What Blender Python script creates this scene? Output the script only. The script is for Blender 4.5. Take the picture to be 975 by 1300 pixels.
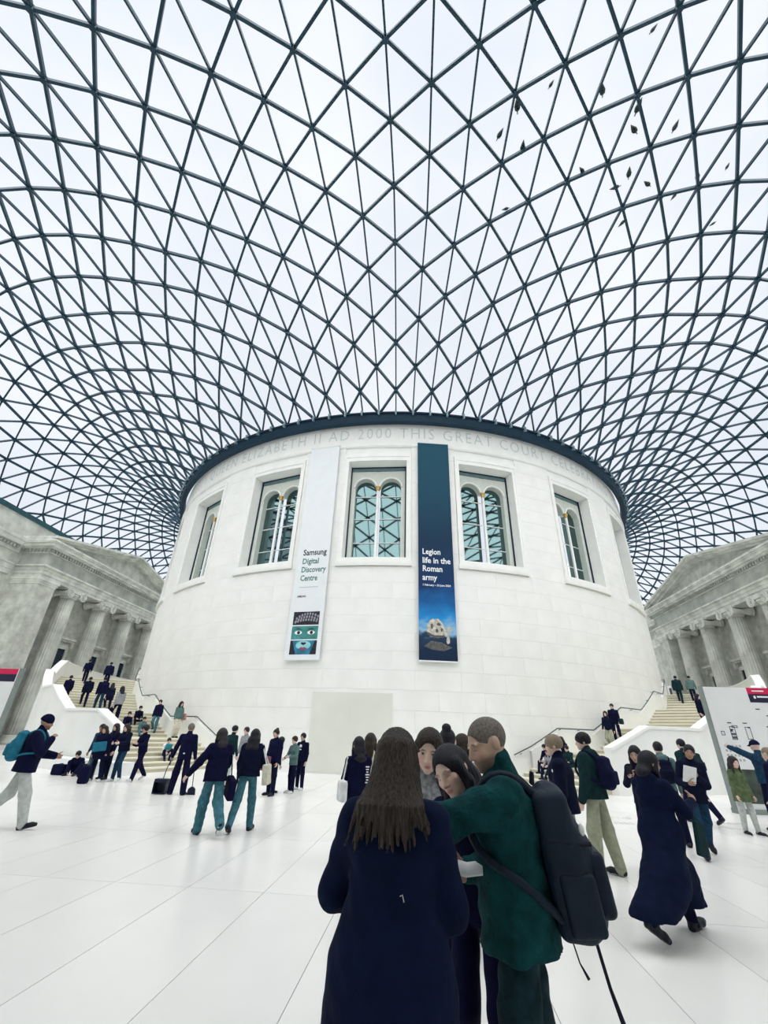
import bpy, math, random
import numpy as np
from mathutils import Matrix, Vector, Quaternion

for _o in list(bpy.data.objects):
    bpy.data.objects.remove(_o, do_unlink=True)
SC = bpy.context.scene
COL = SC.collection
PI = math.pi
RNG = np.random.default_rng(7)
random.seed(7)

# ------------------------------------------------------------------ camera
# world: origin = axis of the round drum, +x east (right), +y north (away from camera), metres
CAM = np.array([2.80, -44.21, 1.62])
FPX = 543.2                       # focal length in pixels of the 975 x 1300 frame


def cam_axes(yaw, pitch, roll):
    cy, sy, cp, sp = math.cos(yaw), math.sin(yaw), math.cos(pitch), math.sin(pitch)
    f = np.array([sy * cp, cy * cp, sp])
    r = np.array([cy, -sy, 0.0])
    u = np.cross(r, f)
    c, s = math.cos(roll), math.sin(roll)
    return np.array([c * r + s * u, -s * r + c * u, f])


CM = cam_axes(math.radians(-5.90), math.radians(27.57), math.radians(2.04))
cam_d = bpy.data.cameras.new('camera')
cam_d.sensor_fit = 'VERTICAL'
cam_d.sensor_height = 36.0
cam_d.sensor_width = 27.0
cam_d.lens = 36.0 * FPX / 1300.0
cam_d.clip_start = 0.05
cam_d.clip_end = 500
cam_o = bpy.data.objects.new('camera', cam_d)
COL.objects.link(cam_o)
_m = np.eye(4)
_m[:3, 0], _m[:3, 1], _m[:3, 2], _m[:3, 3] = CM[0], CM[1], -CM[2], CAM
cam_o.matrix_world = Matrix(_m.tolist())
SC.camera = cam_o


def ray(px, py):
    return np.array([(px - 487.5) / FPX, (650 - py) / FPX, 1.0]) @ CM


def on_floor(px, py, z=0.0):
    d = ray(px, py)
    return CAM + d * (z - CAM[2]) / d[2]


def proj(p):
    v = (np.asarray(p, float) - CAM) @ CM.T
    w = np.maximum(v[..., 2], 1e-3)
    return np.stack([487.5 + FPX * v[..., 0] / w, 650 - FPX * v[..., 1] / w, v[..., 2]], -1)


# ------------------------------------------------------------------ sky, fill sun, exposure
world = bpy.data.worlds.new('overcast_sky')
SC.world = world
world.use_nodes = True
nt = world.node_tree
nt.nodes.clear()
w_out = nt.nodes.new('ShaderNodeOutputWorld')
w_bg = nt.nodes.new('ShaderNodeBackground')
w_tc = nt.nodes.new('ShaderNodeTexCoord')
w_no = nt.nodes.new('ShaderNodeTexNoise')
w_no.inputs['Scale'].default_value = 2.2
w_no.inputs['Detail'].default_value = 5
w_no.inputs['Roughness'].default_value = 0.55
w_cr = nt.nodes.new('ShaderNodeValToRGB')
w_cr.color_ramp.elements[0].position = 0.32
w_cr.color_ramp.elements[0].color = (0.70, 0.76, 0.85, 1)
w_cr.color_ramp.elements[1].position = 0.70
w_cr.color_ramp.elements[1].color = (0.88, 0.91, 0.965, 1)
nt.links.new(w_tc.outputs['Generated'], w_no.inputs['Vector'])
nt.links.new(w_no.outputs['Fac'], w_cr.inputs['Fac'])
nt.links.new(w_cr.outputs['Color'], w_bg.inputs['Color'])
nt.links.new(w_bg.outputs['Background'], w_out.inputs['Surface'])
w_bg.inputs['Strength'].default_value = 1.0

sun_d = bpy.data.lights.new('soft_fill_sun', 'SUN')
sun_d.energy = 4.9  # added as soft fill: lifts walls and floor, not the visible sky
sun_d.angle = math.radians(110)
sun_d.color = (1.0, 0.975, 0.945)
sun_o = bpy.data.objects.new('soft_fill_sun', sun_d)
COL.objects.link(sun_o)
sun_o.rotation_euler = (math.radians(33), 0, math.radians(8))

SC.view_settings.view_transform = 'Standard'
SC.view_settings.look = 'None'
SC.view_settings.gamma = 1.0
SC.view_settings.use_curve_mapping = False
SC.view_settings.exposure = 0.0

# ------------------------------------------------------------------ materials
MATS = {}


def mat(name, col, rough=0.7, var=0.06, scale=6.0, bump=0.0, metal=0.0, spec=0.3, stretch=None, bscale=None, rnd=0.0, emit=None):
    """procedural principled material: noise-varied colour, optional relief and per-object variation"""
    if name in MATS:
        return MATS[name]
    m = bpy.data.materials.new(name)
    m.use_nodes = True
    t = m.node_tree
    b = t.nodes['Principled BSDF']
    b.inputs['Roughness'].default_value = rough
    b.inputs['Metallic'].default_value = metal
    b.inputs['Specular IOR Level'].default_value = spec
    tc = t.nodes.new('ShaderNodeTexCoord')
    src = tc.outputs['Object']
    if stretch:
        mp = t.nodes.new('ShaderNodeMapping')
        mp.inputs['Scale'].default_value = stretch
        t.links.new(src, mp.inputs['Vector'])
        src = mp.outputs['Vector']
    no = t.nodes.new('ShaderNodeTexNoise')
    no.inputs['Scale'].default_value = scale
    no.inputs['Detail'].default_value = 4
    t.links.new(src, no.inputs['Vector'])
    cr = t.nodes.new('ShaderNodeValToRGB')
    c = np.array(col[:3], float)
    cr.color_ramp.elements[0].position = 0.3
    cr.color_ramp.elements[1].position = 0.7
    cr.color_ramp.elements[0].color = (*np.clip(c * (1 - var), 0, 1), 1)
    cr.color_ramp.elements[1].color = (*np.clip(c * (1 + var), 0, 1), 1)
    t.links.new(no.outputs['Fac'], cr.inputs['Fac'])
    out = cr.outputs['Color']
    if rnd:
        oi = t.nodes.new('ShaderNodeObjectInfo')
        mr = t.nodes.new('ShaderNodeMapRange')
        mr.inputs['To Min'].default_value = 1 - rnd
        mr.inputs['To Max'].default_value = 1 + rnd * 0.4
        t.links.new(oi.outputs['Random'], mr.inputs['Value'])
        hs = t.nodes.new('ShaderNodeHueSaturation')
        t.links.new(mr.outputs['Result'], hs.inputs['Value'])
        t.links.new(out, hs.inputs['Color'])
        out = hs.outputs['Color']
    t.links.new(out, b.inputs['Base Color'])
    if bump:
        nb = t.nodes.new('ShaderNodeTexNoise')
        nb.inputs['Scale'].default_value = bscale or scale * 4
        nb.inputs['Detail'].default_value = 3
        t.links.new(src, nb.inputs['Vector'])
        bp = t.nodes.new('ShaderNodeBump')
        bp.inputs['Strength'].default_value = bump
        bp.inputs['Distance'].default_value = 0.02
        t.links.new(nb.outputs['Fac'], bp.inputs['Height'])
        t.links.new(bp.outputs['Normal'], b.inputs['Normal'])
    if emit:
        b.inputs['Emission Color'].default_value = (*emit, 1)
        b.inputs['Emission Strength'].default_value = 1
    MATS[name] = m
    return m


def attr_mat(name, rough=0.55, spec=0.3):
    """principled material that takes its colour from the mesh's own 'tint' attribute (skin, lips, brows)"""
    if name in MATS:
        return MATS[name]
    m = bpy.data.materials.new(name)
    m.use_nodes = True
    t = m.node_tree
    b = t.nodes['Principled BSDF']
    b.inputs['Roughness'].default_value = rough
    b.inputs['Specular IOR Level'].default_value = spec
    a = t.nodes.new('ShaderNodeAttribute')
    a.attribute_name = 'tint'
    no = t.nodes.new('ShaderNodeTexNoise')
    no.inputs['Scale'].default_value = 60
    mx = t.nodes.new('ShaderNodeMix')
    mx.data_type = 'RGBA'
    mx.blend_type = 'MULTIPLY'
    mx.inputs['Factor'].default_value = 0.12
    t.links.new(a.outputs['Color'], mx.inputs['A'])
    t.links.new(no.outputs['Fac'], mx.inputs['B'])
    t.links.new(mx.outputs['Result'], b.inputs['Base Color'])
    MATS[name] = m
    return m


def stone_courses(name, col, bw, bh, mortar=0.01, rough=0.75, var=0.10, jdark=0.82):
    """far ashlar wall: block tone and fine joints from a brick texture laid on (x+y, z)"""
    m = mat(name, col, rough, var, 1.6, bump=0.15, bscale=14)
    t = m.node_tree
    b = t.nodes['Principled BSDF']
    tc = t.nodes.new('ShaderNodeTexCoord')
    sx = t.nodes.new('ShaderNodeSeparateXYZ')
    t.links.new(tc.outputs['Object'], sx.inputs['Vector'])
    ad = t.nodes.new('ShaderNodeMath')
    t.links.new(sx.outputs['X'], ad.inputs[0])
    t.links.new(sx.outputs['Y'], ad.inputs[1])
    cb = t.nodes.new('ShaderNodeCombineXYZ')
    t.links.new(ad.outputs['Value'], cb.inputs['X'])
    t.links.new(sx.outputs['Z'], cb.inputs['Y'])
    br = t.nodes.new('ShaderNodeTexBrick')
    br.inputs['Scale'].default_value = 1.0
    br.inputs['Brick Width'].default_value = bw
    br.inputs['Row Height'].default_value = bh
    br.inputs['Mortar Size'].default_value = mortar
    br.inputs['Color1'].default_value = (1, 1, 1, 1)
    br.inputs['Color2'].default_value = (0.88, 0.88, 0.87, 1)
    br.inputs['Mortar'].default_value = (jdark, jdark, jdark, 1)
    t.links.new(cb.outputs['Vector'], br.inputs['Vector'])
    mx = t.nodes.new('ShaderNodeMix')
    mx.data_type = 'RGBA'
    mx.blend_type = 'MULTIPLY'
    mx.inputs['Factor'].default_value = 1.0
    src = b.inputs['Base Color'].links[0].from_socket
    t.links.new(src, mx.inputs['A'])
    t.links.new(br.outputs['Color'], mx.inputs['B'])
    t.links.new(mx.outputs['Result'], b.inputs['Base Color'])
    return m


# ------------------------------------------------------------------ mesh helpers
def new_mesh(name, verts, faces, material=None, smooth=False):
    me = bpy.data.meshes.new(name)
    v = np.asarray(verts, np.float32)
    me.from_pydata(v.tolist() if len(v) < 200000 else v, [], faces if isinstance(faces, list) else faces.tolist())
    if material:
        me.materials.append(material)
    if smooth:
        me.polygons.foreach_set('use_smooth', np.ones(len(me.polygons), bool))
    me.update()
    return me


def link(name, data, parent=None, loc=None, label=None, cat=None, group=None, kind=None):
    o = bpy.data.objects.new(name, data)
    COL.objects.link(o)
    if parent is not None:
        o.parent = parent
    if loc is not None:
        o.location = tuple(float(q) for q in loc)
    return tag(o, label, cat, group, kind)


def tag(o, label=None, cat=None, group=None, kind=None):
    if label:
        o['label'] = label
    if cat:
        o['category'] = cat
    if group:
        o['group'] = group
    if kind:
        o['kind'] = kind
    return o


class MB:
    """collects vertices and faces of one mesh"""

    def __init__(self):
        self.v = []
        self.f = []

    def add(self, v, f):
        o = len(self.v)
        self.v += [tuple(map(float, q)) for q in v]
        self.f += [tuple(i + o for i in q) for q in f]
        return self

    def box(self, x0, x1, y0, y1, z0, z1):
        v = [(x0, y0, z0), (x1, y0, z0), (x1, y1, z0), (x0, y1, z0), (x0, y0, z1), (x1, y0, z1), (x1, y1, z1), (x0, y1, z1)]
        f = [(0, 3, 2, 1), (4, 5, 6, 7), (0, 1, 5, 4), (1, 2, 6, 5), (2, 3, 7, 6), (3, 0, 4, 7)]
        return self.add(v, f)

    def prism(self, pts, axis, a, b):
        """polygon pts (2D) extruded along axis 0/1/2 from a to b; 2D coords fill the two other axes in order"""
        n = len(pts)

        def mk(p, s):
            q = [p[0], p[1]]
            q.insert(axis, s)
            return q
        v = [mk(p, a) for p in pts] + [mk(p, b) for p in pts]
        f = [tuple(range(n))[::-1], tuple(range(n, 2 * n))] + [(i, (i + 1) % n, n + (i + 1) % n, n + i) for i in range(n)]
        return self.add(v, f)

    def ring(self, prof, a0, a1, seg, caps=True):
        """profile [(r,z)...] (closed loop) swept round the drum axis between azimuths a0..a1 (degrees)"""
        n = len(prof)
        v = []
        for k in range(seg + 1):
            a = math.radians(a0 + (a1 - a0) * k / seg)
            s, c = math.sin(a), -math.cos(a)
            v += [(r * s, r * c, z) for r, z in prof]
        f = []
        for k in range(seg):
            for i in range(n):
                j = (i + 1) % n
                f.append((k * n + i, k * n + j, (k + 1) * n + j, (k + 1) * n + i))
        if caps:
            f.append(tuple(range(n))[::-1])
            f.append(tuple(seg * n + i for i in range(n)))
        return self.add(v, f)

    def tube(self, pts, r, n=8, caps=True):
        pts = [Vector(p) for p in pts]
        rr = r if hasattr(r, '__len__') else [r] * len(pts)
        v = []
        nv = None
        for i, p in enumerate(pts):
            d = (pts[min(i + 1, len(pts) - 1)] - pts[max(i - 1, 0)]).normalized()
            if nv is None:
                nv = d.orthogonal().normalized()
            nv = (nv - d * nv.dot(d)).normalized()
            bv = d.cross(nv)
            v += [tuple(p + (nv * math.cos(2 * PI * k / n) + bv * math.sin(2 * PI * k / n)) * rr[i]) for k in range(n)]
        f = [(i * n + k, i * n + (k + 1) % n, (i + 1) * n + (k + 1) % n, (i + 1) * n + k) for i in range(len(pts) - 1) for k in range(n)]
        if caps:
            f += [tuple(range(n))[::-1], tuple((len(pts) - 1) * n + k for k in range(n))]
        return self.add(v, f)

    def lathe(self, prof, n=24, c=(0, 0, 0), rf=None):
        """profile [(r,z)...] open, turned about a vertical axis at c; rf(angle, z) scales the radius"""
        v = []
        for r, z in prof:
            for k in range(n):
                a = 2 * PI * k / n
                s = rf(a, z) if rf else 1
                v.append((c[0] + r * s * math.cos(a), c[1] + r * s * math.sin(a), c[2] + z))
        f = [(i * n + k, i * n + (k + 1) % n, (i + 1) * n + (k + 1) % n, (i + 1) * n + k) for i in range(len(prof) - 1) for k in range(n)]
        f += [tuple(range(n))[::-1], tuple((len(prof) - 1) * n + k for k in range(n))]
        return self.add(v, f)

    def build(self, name, material, parent=None, smooth=False, loc=None, **kw):
        return link(name, new_mesh(name, self.v, self.f, material, smooth), parent, loc, **kw)


def empty(name, loc=(0, 0, 0), rz=0.0, **kw):
    o = link(name, None, None, loc, **kw)
    o.rotation_euler = (0, 0, rz)
    o.empty_display_size = 0.2
    return o


def text_mesh(body, size=1.0, depth=0.0, spacing=1.0, align='LEFT', bold=0.0):
    cu = bpy.data.curves.new('lettering', 'FONT')
    cu.body = body
    cu.size = size
    cu.extrude = depth
    cu.space_character = spacing
    cu.align_x = align
    cu.offset = bold
    cu.resolution_u = 2
    o = bpy.data.objects.new('lettering', cu)
    COL.objects.link(o)
    bpy.context.view_layer.update()
    me = bpy.data.meshes.new_from_object(o)
    bpy.data.objects.remove(o, do_unlink=True)
    bpy.data.curves.remove(cu)
    return me


def mesh_np(me):
    v = np.empty(len(me.vertices) * 3, np.float32)
    me.vertices.foreach_get('co', v)
    return v.reshape(-1, 3)


def put_np(me, v):
    me.vertices.foreach_set('co', np.asarray(v, np.float32).ravel())
    me.update()


def pol(r, az, z):
    a = math.radians(az)
    return (r * math.sin(a), -r * math.cos(a), z)
# ================================================================== palette of the building
M_drum = mat('drum_limestone', (0.87, 0.88, 0.86), 0.62, 0.035, 1.2, bump=0.05, bscale=25, rnd=0.010)
M_drum2 = mat('drum_limestone_trim', (0.88, 0.89, 0.87), 0.6, 0.03, 2.0)
M_letter = mat('shaded_letter_stone', (0.60, 0.66, 0.65), 0.8, 0.05, 3)  # flat letters; shade of the cut strokes is put into the darker colour
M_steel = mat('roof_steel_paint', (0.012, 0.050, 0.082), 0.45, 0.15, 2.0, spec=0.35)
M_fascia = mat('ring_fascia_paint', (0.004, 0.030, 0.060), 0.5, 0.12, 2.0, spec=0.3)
M_bracket = mat('bracket_aluminium', (0.25, 0.36, 0.42), 0.45, 0.08, 5, metal=0.3)
M_portland = stone_courses('weathered_portland_stone', (0.60, 0.62, 0.57), 1.6, 0.62, var=0.22)
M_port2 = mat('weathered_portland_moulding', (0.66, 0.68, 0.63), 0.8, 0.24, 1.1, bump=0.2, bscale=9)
M_portdark = mat('dark_portland_frieze', (0.44, 0.465, 0.43), 0.85, 0.25, 0.9, bump=0.2, bscale=9)  # darker tone for frieze and dentils
M_col = mat('weathered_column_stone', (0.56, 0.58, 0.53), 0.8, 0.28, 0.8, bump=0.15, bscale=8)
M_gutter = mat('roof_edge_gutter', (0.03, 0.10, 0.12), 0.5, 0.1, 3)
M_door = mat('dark_door_glass', (0.010, 0.022, 0.045), 0.25, 0.2, 2, spec=0.5)
M_floor = mat('court_floor_limestone', (0.86, 0.86, 0.84), 0.27, 0.035, 0.7, spec=0.45, rnd=0.04)
M_joint = mat('floor_joint', (0.30, 0.31, 0.31), 0.9, 0.1, 5)
M_nosing = mat('stair_nosing_limestone', (0.84, 0.82, 0.71), 0.6, 0.04, 2.0)  # kept lighter than the steps so the painted nosing shade shows
M_step = mat('stair_shaded_limestone', (0.62, 0.60, 0.47), 0.6, 0.05, 2.0, rnd=0.05)  # darkened stone: shade below the nosings is put into its colour
M_parapet = mat('stair_parapet_limestone', (0.84, 0.85, 0.83), 0.6, 0.04, 1.0, bump=0.04)
M_coping = mat('stair_coping_limestone', (0.86, 0.87, 0.86), 0.55, 0.03, 2.0)
M_rail = mat('bronze_handrail', (0.10, 0.12, 0.115), 0.4, 0.1, 5, metal=0.6)
M_winframe = mat('window_frame_paint', (0.66, 0.71, 0.66), 0.55, 0.05, 3)
M_gold = mat('gilded_capital', (0.55, 0.36, 0.12), 0.35, 0.2, 9, metal=0.6)
M_bar = mat('white_glazing_bar', (0.80, 0.84, 0.84), 0.4, 0.03, 5)
M_darkstrip = mat('window_shadow_gap_frame', (0.008, 0.018, 0.04), 0.5, 0.1, 4)  # dark colour painting the shade of window gaps; also door glazing bars
M_blind = mat('blue_grey_blind_box', (0.16, 0.27, 0.30), 0.5, 0.08, 3)

M_pane = bpy.data.materials.new('reflecting_window_glass')
M_pane.use_nodes = True
_t = M_pane.node_tree
_b = _t.nodes['Principled BSDF']
_b.inputs['Base Color'].default_value = (0.125, 0.20, 0.205, 1)
_b.inputs['Metallic'].default_value = 1.0
_b.inputs['Roughness'].default_value = 0.03
_n = _t.nodes.new('ShaderNodeTexNoise')
_n.inputs['Scale'].default_value = 0.8
_bp = _t.nodes.new('ShaderNodeBump')
_bp.inputs['Strength'].default_value = 0.03
_t.links.new(_n.outputs['Fac'], _bp.inputs['Height'])
_t.links.new(_bp.outputs['Normal'], _b.inputs['Normal'])

M_glass = bpy.data.materials.new('fritted_roof_glass')
M_glass.use_nodes = True
_t = M_glass.node_tree
_t.nodes.clear()
_o = _t.nodes.new('ShaderNodeOutputMaterial')
_tr = _t.nodes.new('ShaderNodeBsdfTransparent')
_tl = _t.nodes.new('ShaderNodeBsdfTranslucent')
_tr.inputs['Color'].default_value = (0.985, 0.985, 0.985, 1)
_tl.inputs['Color'].default_value = (0.93, 0.96, 0.98, 1)
_mx = _t.nodes.new('ShaderNodeMixShader')
_n = _t.nodes.new('ShaderNodeTexNoise')
_n.inputs['Scale'].default_value = 0.35
_mr = _t.nodes.new('ShaderNodeMapRange')
_mr.inputs['To Min'].default_value = 0.02
_mr.inputs['To Max'].default_value = 0.10
_t.links.new(_n.outputs['Fac'], _mr.inputs['Value'])
_t.links.new(_mr.outputs['Result'], _mx.inputs['Fac'])
_t.links.new(_tr.outputs['BSDF'], _mx.inputs[1])
_t.links.new(_tl.outputs['BSDF'], _mx.inputs[2])
_t.links.new(_mx.outputs['Shader'], _o.inputs['Surface'])

# ================================================================== glazed roof
NR, KR = 128, 44                       # radial lines, rows out from the drum rim
RI, RSTEP = 22.35, 1.255
XE, YS, YN = 34.7, -46.2, 51.2          # roof edge: east/west, south, north
Z_RIM, Z_EDGE = 20.50, 18.95


def edge_r(az):
    """distance from the drum axis to the court edge in direction az (radians, 0 = south)"""
    sx, cy = math.sin(az), -math.cos(az)
    t = []
    if abs(sx) > 1e-9:
        t.append(XE / abs(sx))
    if cy < -1e-9:
        t.append(YS / cy)
    if cy > 1e-9:
        t.append(YN / cy)
    return min(t)


H_TAB = np.array([min(5.6, 4.75 * ((edge_r(2 * PI * k / 720) - RI) / 23.8) ** 0.75) for k in range(720)])
for _ in range(400):
    H_TAB = (np.roll(H_TAB, 1) + 2 * H_TAB + np.roll(H_TAB, -1)) / 4


def roof_z(x, y):
    az = math.atan2(x, -y)
    r = math.hypot(x, y)
    t = min(1.0, max(0.0, (r - RI) / (edge_r(az) - RI)))
    h = H_TAB[int(round(math.degrees(az) * 2)) % 720]
    return Z_RIM * (1 - t) + Z_EDGE * t + 4 * h * t * (1 - t)


def roof_xy(i, j):
    """radials leave the rim square to it, then run parallel to the court's long axis on the south and north sides"""
    az = 2 * PI * ((j + NR // 2) % NR - NR // 2) / NR
    jj = abs((j + NR // 2) % NR - NR // 2)
    jj = min(jj, NR // 2 - jj)
    r = RI + RSTEP * i * (0.59 + 0.41 * math.exp(-0.0027 * jj * jj))
    x, y = r * math.sin(az), -r * math.cos(az)
    aa = abs(math.degrees(az))
    aa = min(aa, 180 - aa)
    w = min(1.0, max(0.0, (62 - aa) / 42.0))
    w = 0.80 * w * w * (3 - 2 * w)
    r0 = 33.0
    if r > r0:
        xf = r0 * math.sin(az)
        yf = math.copysign(math.sqrt(max(r * r - xf * xf, 0)), y)
        x, y = x + (xf - x) * w, y + (yf - y) * w
    return x, y


def roof_nodes():
    """{(i, j): point}; the last node of every radial lies on the court edge"""
    N = {}
    for j in range(NR):
        prev = None
        for i in range(KR + 1):
            x, y = roof_xy(i, j)
            inside = abs(x) < XE - 0.35 and YS + 0.35 < y < YN - 0.35
            if not inside:
                px, py = prev
                t = 1.0
                for (p, q, lim) in ((px, x, XE if x > 0 else -XE), (py, y, YN if y > 0 else YS)):
                    if abs(q) > abs(lim) - 0.36 and abs(q - p) > 1e-6:
                        t = min(t, (lim - p) / (q - p)) if abs(q) > abs(lim) else max(t, 1.0)
                x, y = px + (x - px) * t, py + (y - py) * t
                if abs(abs(x) - XE) < 0.4:
                    x = math.copysign(XE, x)
                if abs(y - YS) < 0.4:
                    y = YS
                if abs(y - YN) < 0.4:
                    y = YN
                N[i, j] = np.array([x, y, Z_EDGE])
                N[i + 1, j] = N[i, j]
                break
            N[i, j] = np.array([x, y, roof_z(x, y)])
            prev = (x, y)
    return N


RN = roof_nodes()
ceiling = link('ceiling', None, kind='structure', label='vast steel and glass lattice roof over the court')


def rnode(i, j):
    return RN[i, j % NR]


def has(*q):
    return all((i, j % NR) in RN for i, j in q)


def distinct(*q):
    p = [rnode(*k) for k in q]
    return all(np.linalg.norm(p[a] - p[b]) > 0.25 for a in range(len(p)) for b in range(a))


edges, tris = [], []


def add_tri(*q):
    if has(*q) and distinct(*q):
        tris.append(tuple((i, j % NR) for i, j in q))


def add_edge(a, b, k):
    if has(a, b) and distinct(a, b):
        edges.append(((a[0], a[1] % NR), (b[0], b[1] % NR), k))


for i in range(KR + 1):
    for j in range(NR):
        if (i + j) % 2 == 0:
            add_edge((i, j), (i + 1, j + 1), 0)
            add_edge((i, j), (i + 1, j - 1), 0)
            add_edge((i, j), (i + 2, j), 1)
            add_tri((i, j), (i + 1, j + 1), (i + 2, j))
            add_tri((i, j), (i + 2, j), (i + 1, j - 1))
            if not has((i + 2, j)) and has((i + 1, j)):
                add_edge((i, j), (i + 1, j), 1)
                add_tri((i, j), (i + 1, j + 1), (i + 1, j))
                add_tri((i, j), (i + 1, j), (i + 1, j - 1))
            if i == 1:
                add_edge((0, j), (1, j), 1)
                add_tri((0, j), (0, j + 1), (1, j))
                add_tri((0, j - 1), (0, j), (1, j))


def frame_ab(a, b):
    """unit axes of a beam: along, sideways, up (roof normal is close to vertical)"""
    d = b - a
    L = np.linalg.norm(d)
    d = d / L
    s = np.cross(d, (0, 0, 1.0))
    s /= np.linalg.norm(s)
    u = np.cross(s, d)
    return d, s, u, L


UB = MB().box(-0.5, 0.5, -0.5, 0.5, -0.5, 0.5)
beam_me = new_mesh('beam', UB.v, UB.f, M_steel)
info = []
for e in edges:
    a, b = rnode(*e[0]), rnode(*e[1])
    pa, pb = proj(a), proj(b)
    ok = pa[2] > 0.5 and pb[2] > 0.5 and min(pa[0], pb[0]) < 975 and max(pa[0], pb[0]) > 0 and min(pa[1], pb[1]) < 1300 and max(pa[1], pb[1]) > 0
    # hidden behind the drum?
    vis = math.hypot(pa[0] - pb[0], pa[1] - pb[1]) / max(pa[2], 1) if ok else 0
    info.append(vis)
order = np.argsort(-np.array(info))
single = set(order[:300].tolist())
gb = MB()
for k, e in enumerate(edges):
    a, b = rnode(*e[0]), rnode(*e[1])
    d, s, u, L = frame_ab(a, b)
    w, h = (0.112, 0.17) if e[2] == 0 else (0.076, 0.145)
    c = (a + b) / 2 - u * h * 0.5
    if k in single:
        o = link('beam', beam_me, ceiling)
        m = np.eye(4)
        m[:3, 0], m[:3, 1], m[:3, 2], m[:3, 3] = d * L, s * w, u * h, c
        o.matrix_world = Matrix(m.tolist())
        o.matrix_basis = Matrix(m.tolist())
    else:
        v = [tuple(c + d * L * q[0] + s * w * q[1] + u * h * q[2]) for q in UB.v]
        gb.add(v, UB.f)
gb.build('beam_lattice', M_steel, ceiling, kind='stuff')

# star nodes where the beams meet
nb = MB()
for i in range(KR + 1):
    for j in range(NR):
        if (i + j) % 2 == 0 and i > 0 and has((i, j)):
            c = rnode(i, j)
            if c[1] < 25 and c[2] > Z_EDGE + 0.01:
                hx = [(c[0] + 0.125 * math.cos(q * PI / 3), c[1] + 0.125 * math.sin(q * PI / 3)) for q in range(6)]
                nb.prism(hx, 2, c[2] - 0.25, c[2] + 0.02)
nb.build('node_castings', M_steel, ceiling, kind='stuff')

tinfo = []
for t in tris:
    p = proj(np.array([rnode(*q) for q in t]))
    if (p[:, 2] > 0.5).all() and (p[:, 0] < 1100).any() and (p[:, 0] > -120).any() and (p[:, 1] > -80).any() and p[:, 0].max() > 0 and p[:, 0].min() < 975 and p[:, 1].max() > 0:
        ar = abs((p[1, 0] - p[0, 0]) * (p[2, 1] - p[0, 1]) - (p[2, 0] - p[0, 0]) * (p[1, 1] - p[0, 1]))
    else:
        ar = 0
    tinfo.append(ar)
tsing = set(np.argsort(-np.array(tinfo))[:300].tolist())
gp = MB()
PF = [(0, 1, 2), (5, 4, 3), (0, 3, 4, 1), (1, 4, 5, 2), (2, 5, 3, 0)]
for k, t in enumerate(tris):
    P3 = np.array([rnode(*q) for q in t])
    c = P3.mean(0)
    P3 = c + (P3 - c) * 0.985
    P3[:, 2] += 0.012
    top = P3.copy()
    top[:, 2] += 0.03
    if k in tsing:
        link('glass_pane', new_mesh('glass_pane', np.concatenate([P3 - c, top - c]), PF, M_glass), ceiling, c)
    else:
        gp.add(np.concatenate([P3, top]), PF)
gp.build('glass_pane_field', M_glass, ceiling, kind='stuff')

# dark ring fascia with its bearings on top of the drum
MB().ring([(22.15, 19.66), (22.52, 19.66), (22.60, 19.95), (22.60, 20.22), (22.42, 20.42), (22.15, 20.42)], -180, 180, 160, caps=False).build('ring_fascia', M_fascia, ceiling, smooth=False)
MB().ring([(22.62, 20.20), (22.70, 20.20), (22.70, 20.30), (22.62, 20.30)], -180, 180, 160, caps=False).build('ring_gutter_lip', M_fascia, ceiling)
bk = MB().box(-0.06, 0.06, -0.10, 0.16, -0.14, 0.20)
bk.box(-0.03, 0.03, -0.16, -0.10, -0.24, 0.10)
bk_me = new_mesh('bearing_bracket', bk.v, bk.f, M_bracket)
for j in range(-27, 28):
    az = j * 360.0 / NR
    o = link('bearing_bracket', bk_me, ceiling, pol(22.66, az, 20.22))
    o.rotation_euler = (0, 0, math.radians(az))
# wind-blown leaves lying on the glass
M_leaf = mat('dead_leaf', (0.03, 0.055, 0.05), 0.8, 0.3, 20)
lv = [(0, 0.5), (0.14, 0.2), (0.24, -0.08), (0.17, -0.3), (0.04, -0.38), (0.03, -0.55), (-0.03, -0.55), (-0.04, -0.38), (-0.19, -0.28), (-0.23, -0.05), (-0.12, 0.22)]
LEAF = MB().prism(lv, 2, 0, 0.03)
leaf_me = new_mesh('leaf', LEAF.v, LEAF.f, M_leaf)
leaf_px = [(657, 134, 1.0), (635, 171, .8), (664, 187, .9), (739, 217, .7), (765, 115, .9), (811, 136, 1.0), (805, 165, .9), (858, 161, .8), (799, 220, .9), (822, 234, .8), (781, 239, .8), (886, 224, .8), (856, 250, .6), (790, 284, .7), (642, 266, .6), (185, 262, .8), (830, 38, .5), (924, 212, .5), (905, 285, .5), (700, 108, .5)]


rn_all = np.array([[rnode(*q) for q in t] for t in tris])
cen_px = proj(rn_all.mean(1))
for k, (px, py, s) in enumerate(leaf_px):
    near = np.argsort((cen_px[:, 0] - px) ** 2 + (cen_px[:, 1] - py) ** 2 + 1e9 * (cen_px[:, 2] < 1))[:12]
    d = ray(px, py)
    for ti in near:
        A, B, Cc = rn_all[ti]
        n = np.cross(B - A, Cc - A)
        n /= np.linalg.norm(n)
        if n[2] < 0:
            n = -n
        q = n @ (A - CAM) / (n @ d)
        p = CAM + d * q
        g = [np.cross(y - x, p - x) @ np.cross(B - A, Cc - A) for x, y in ((A, B), (B, Cc), (Cc, A))]
        if min(g) >= 0:
            break
    o = link('fallen_leaf', leaf_me, None, p + n * 0.043, label='small dark leaf lying on the outside of the glass roof', cat='leaf', group='leaves on the glass roof')
    o.rotation_mode = 'QUATERNION'
    o.rotation_quaternion = Vector(n).to_track_quat('Z', 'Y') @ Quaternion((0, 0, 1), RNG.uniform(-0.5, 0.5) + PI)
    o.scale = (0.52 * s, 0.62 * s, 1)

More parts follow.
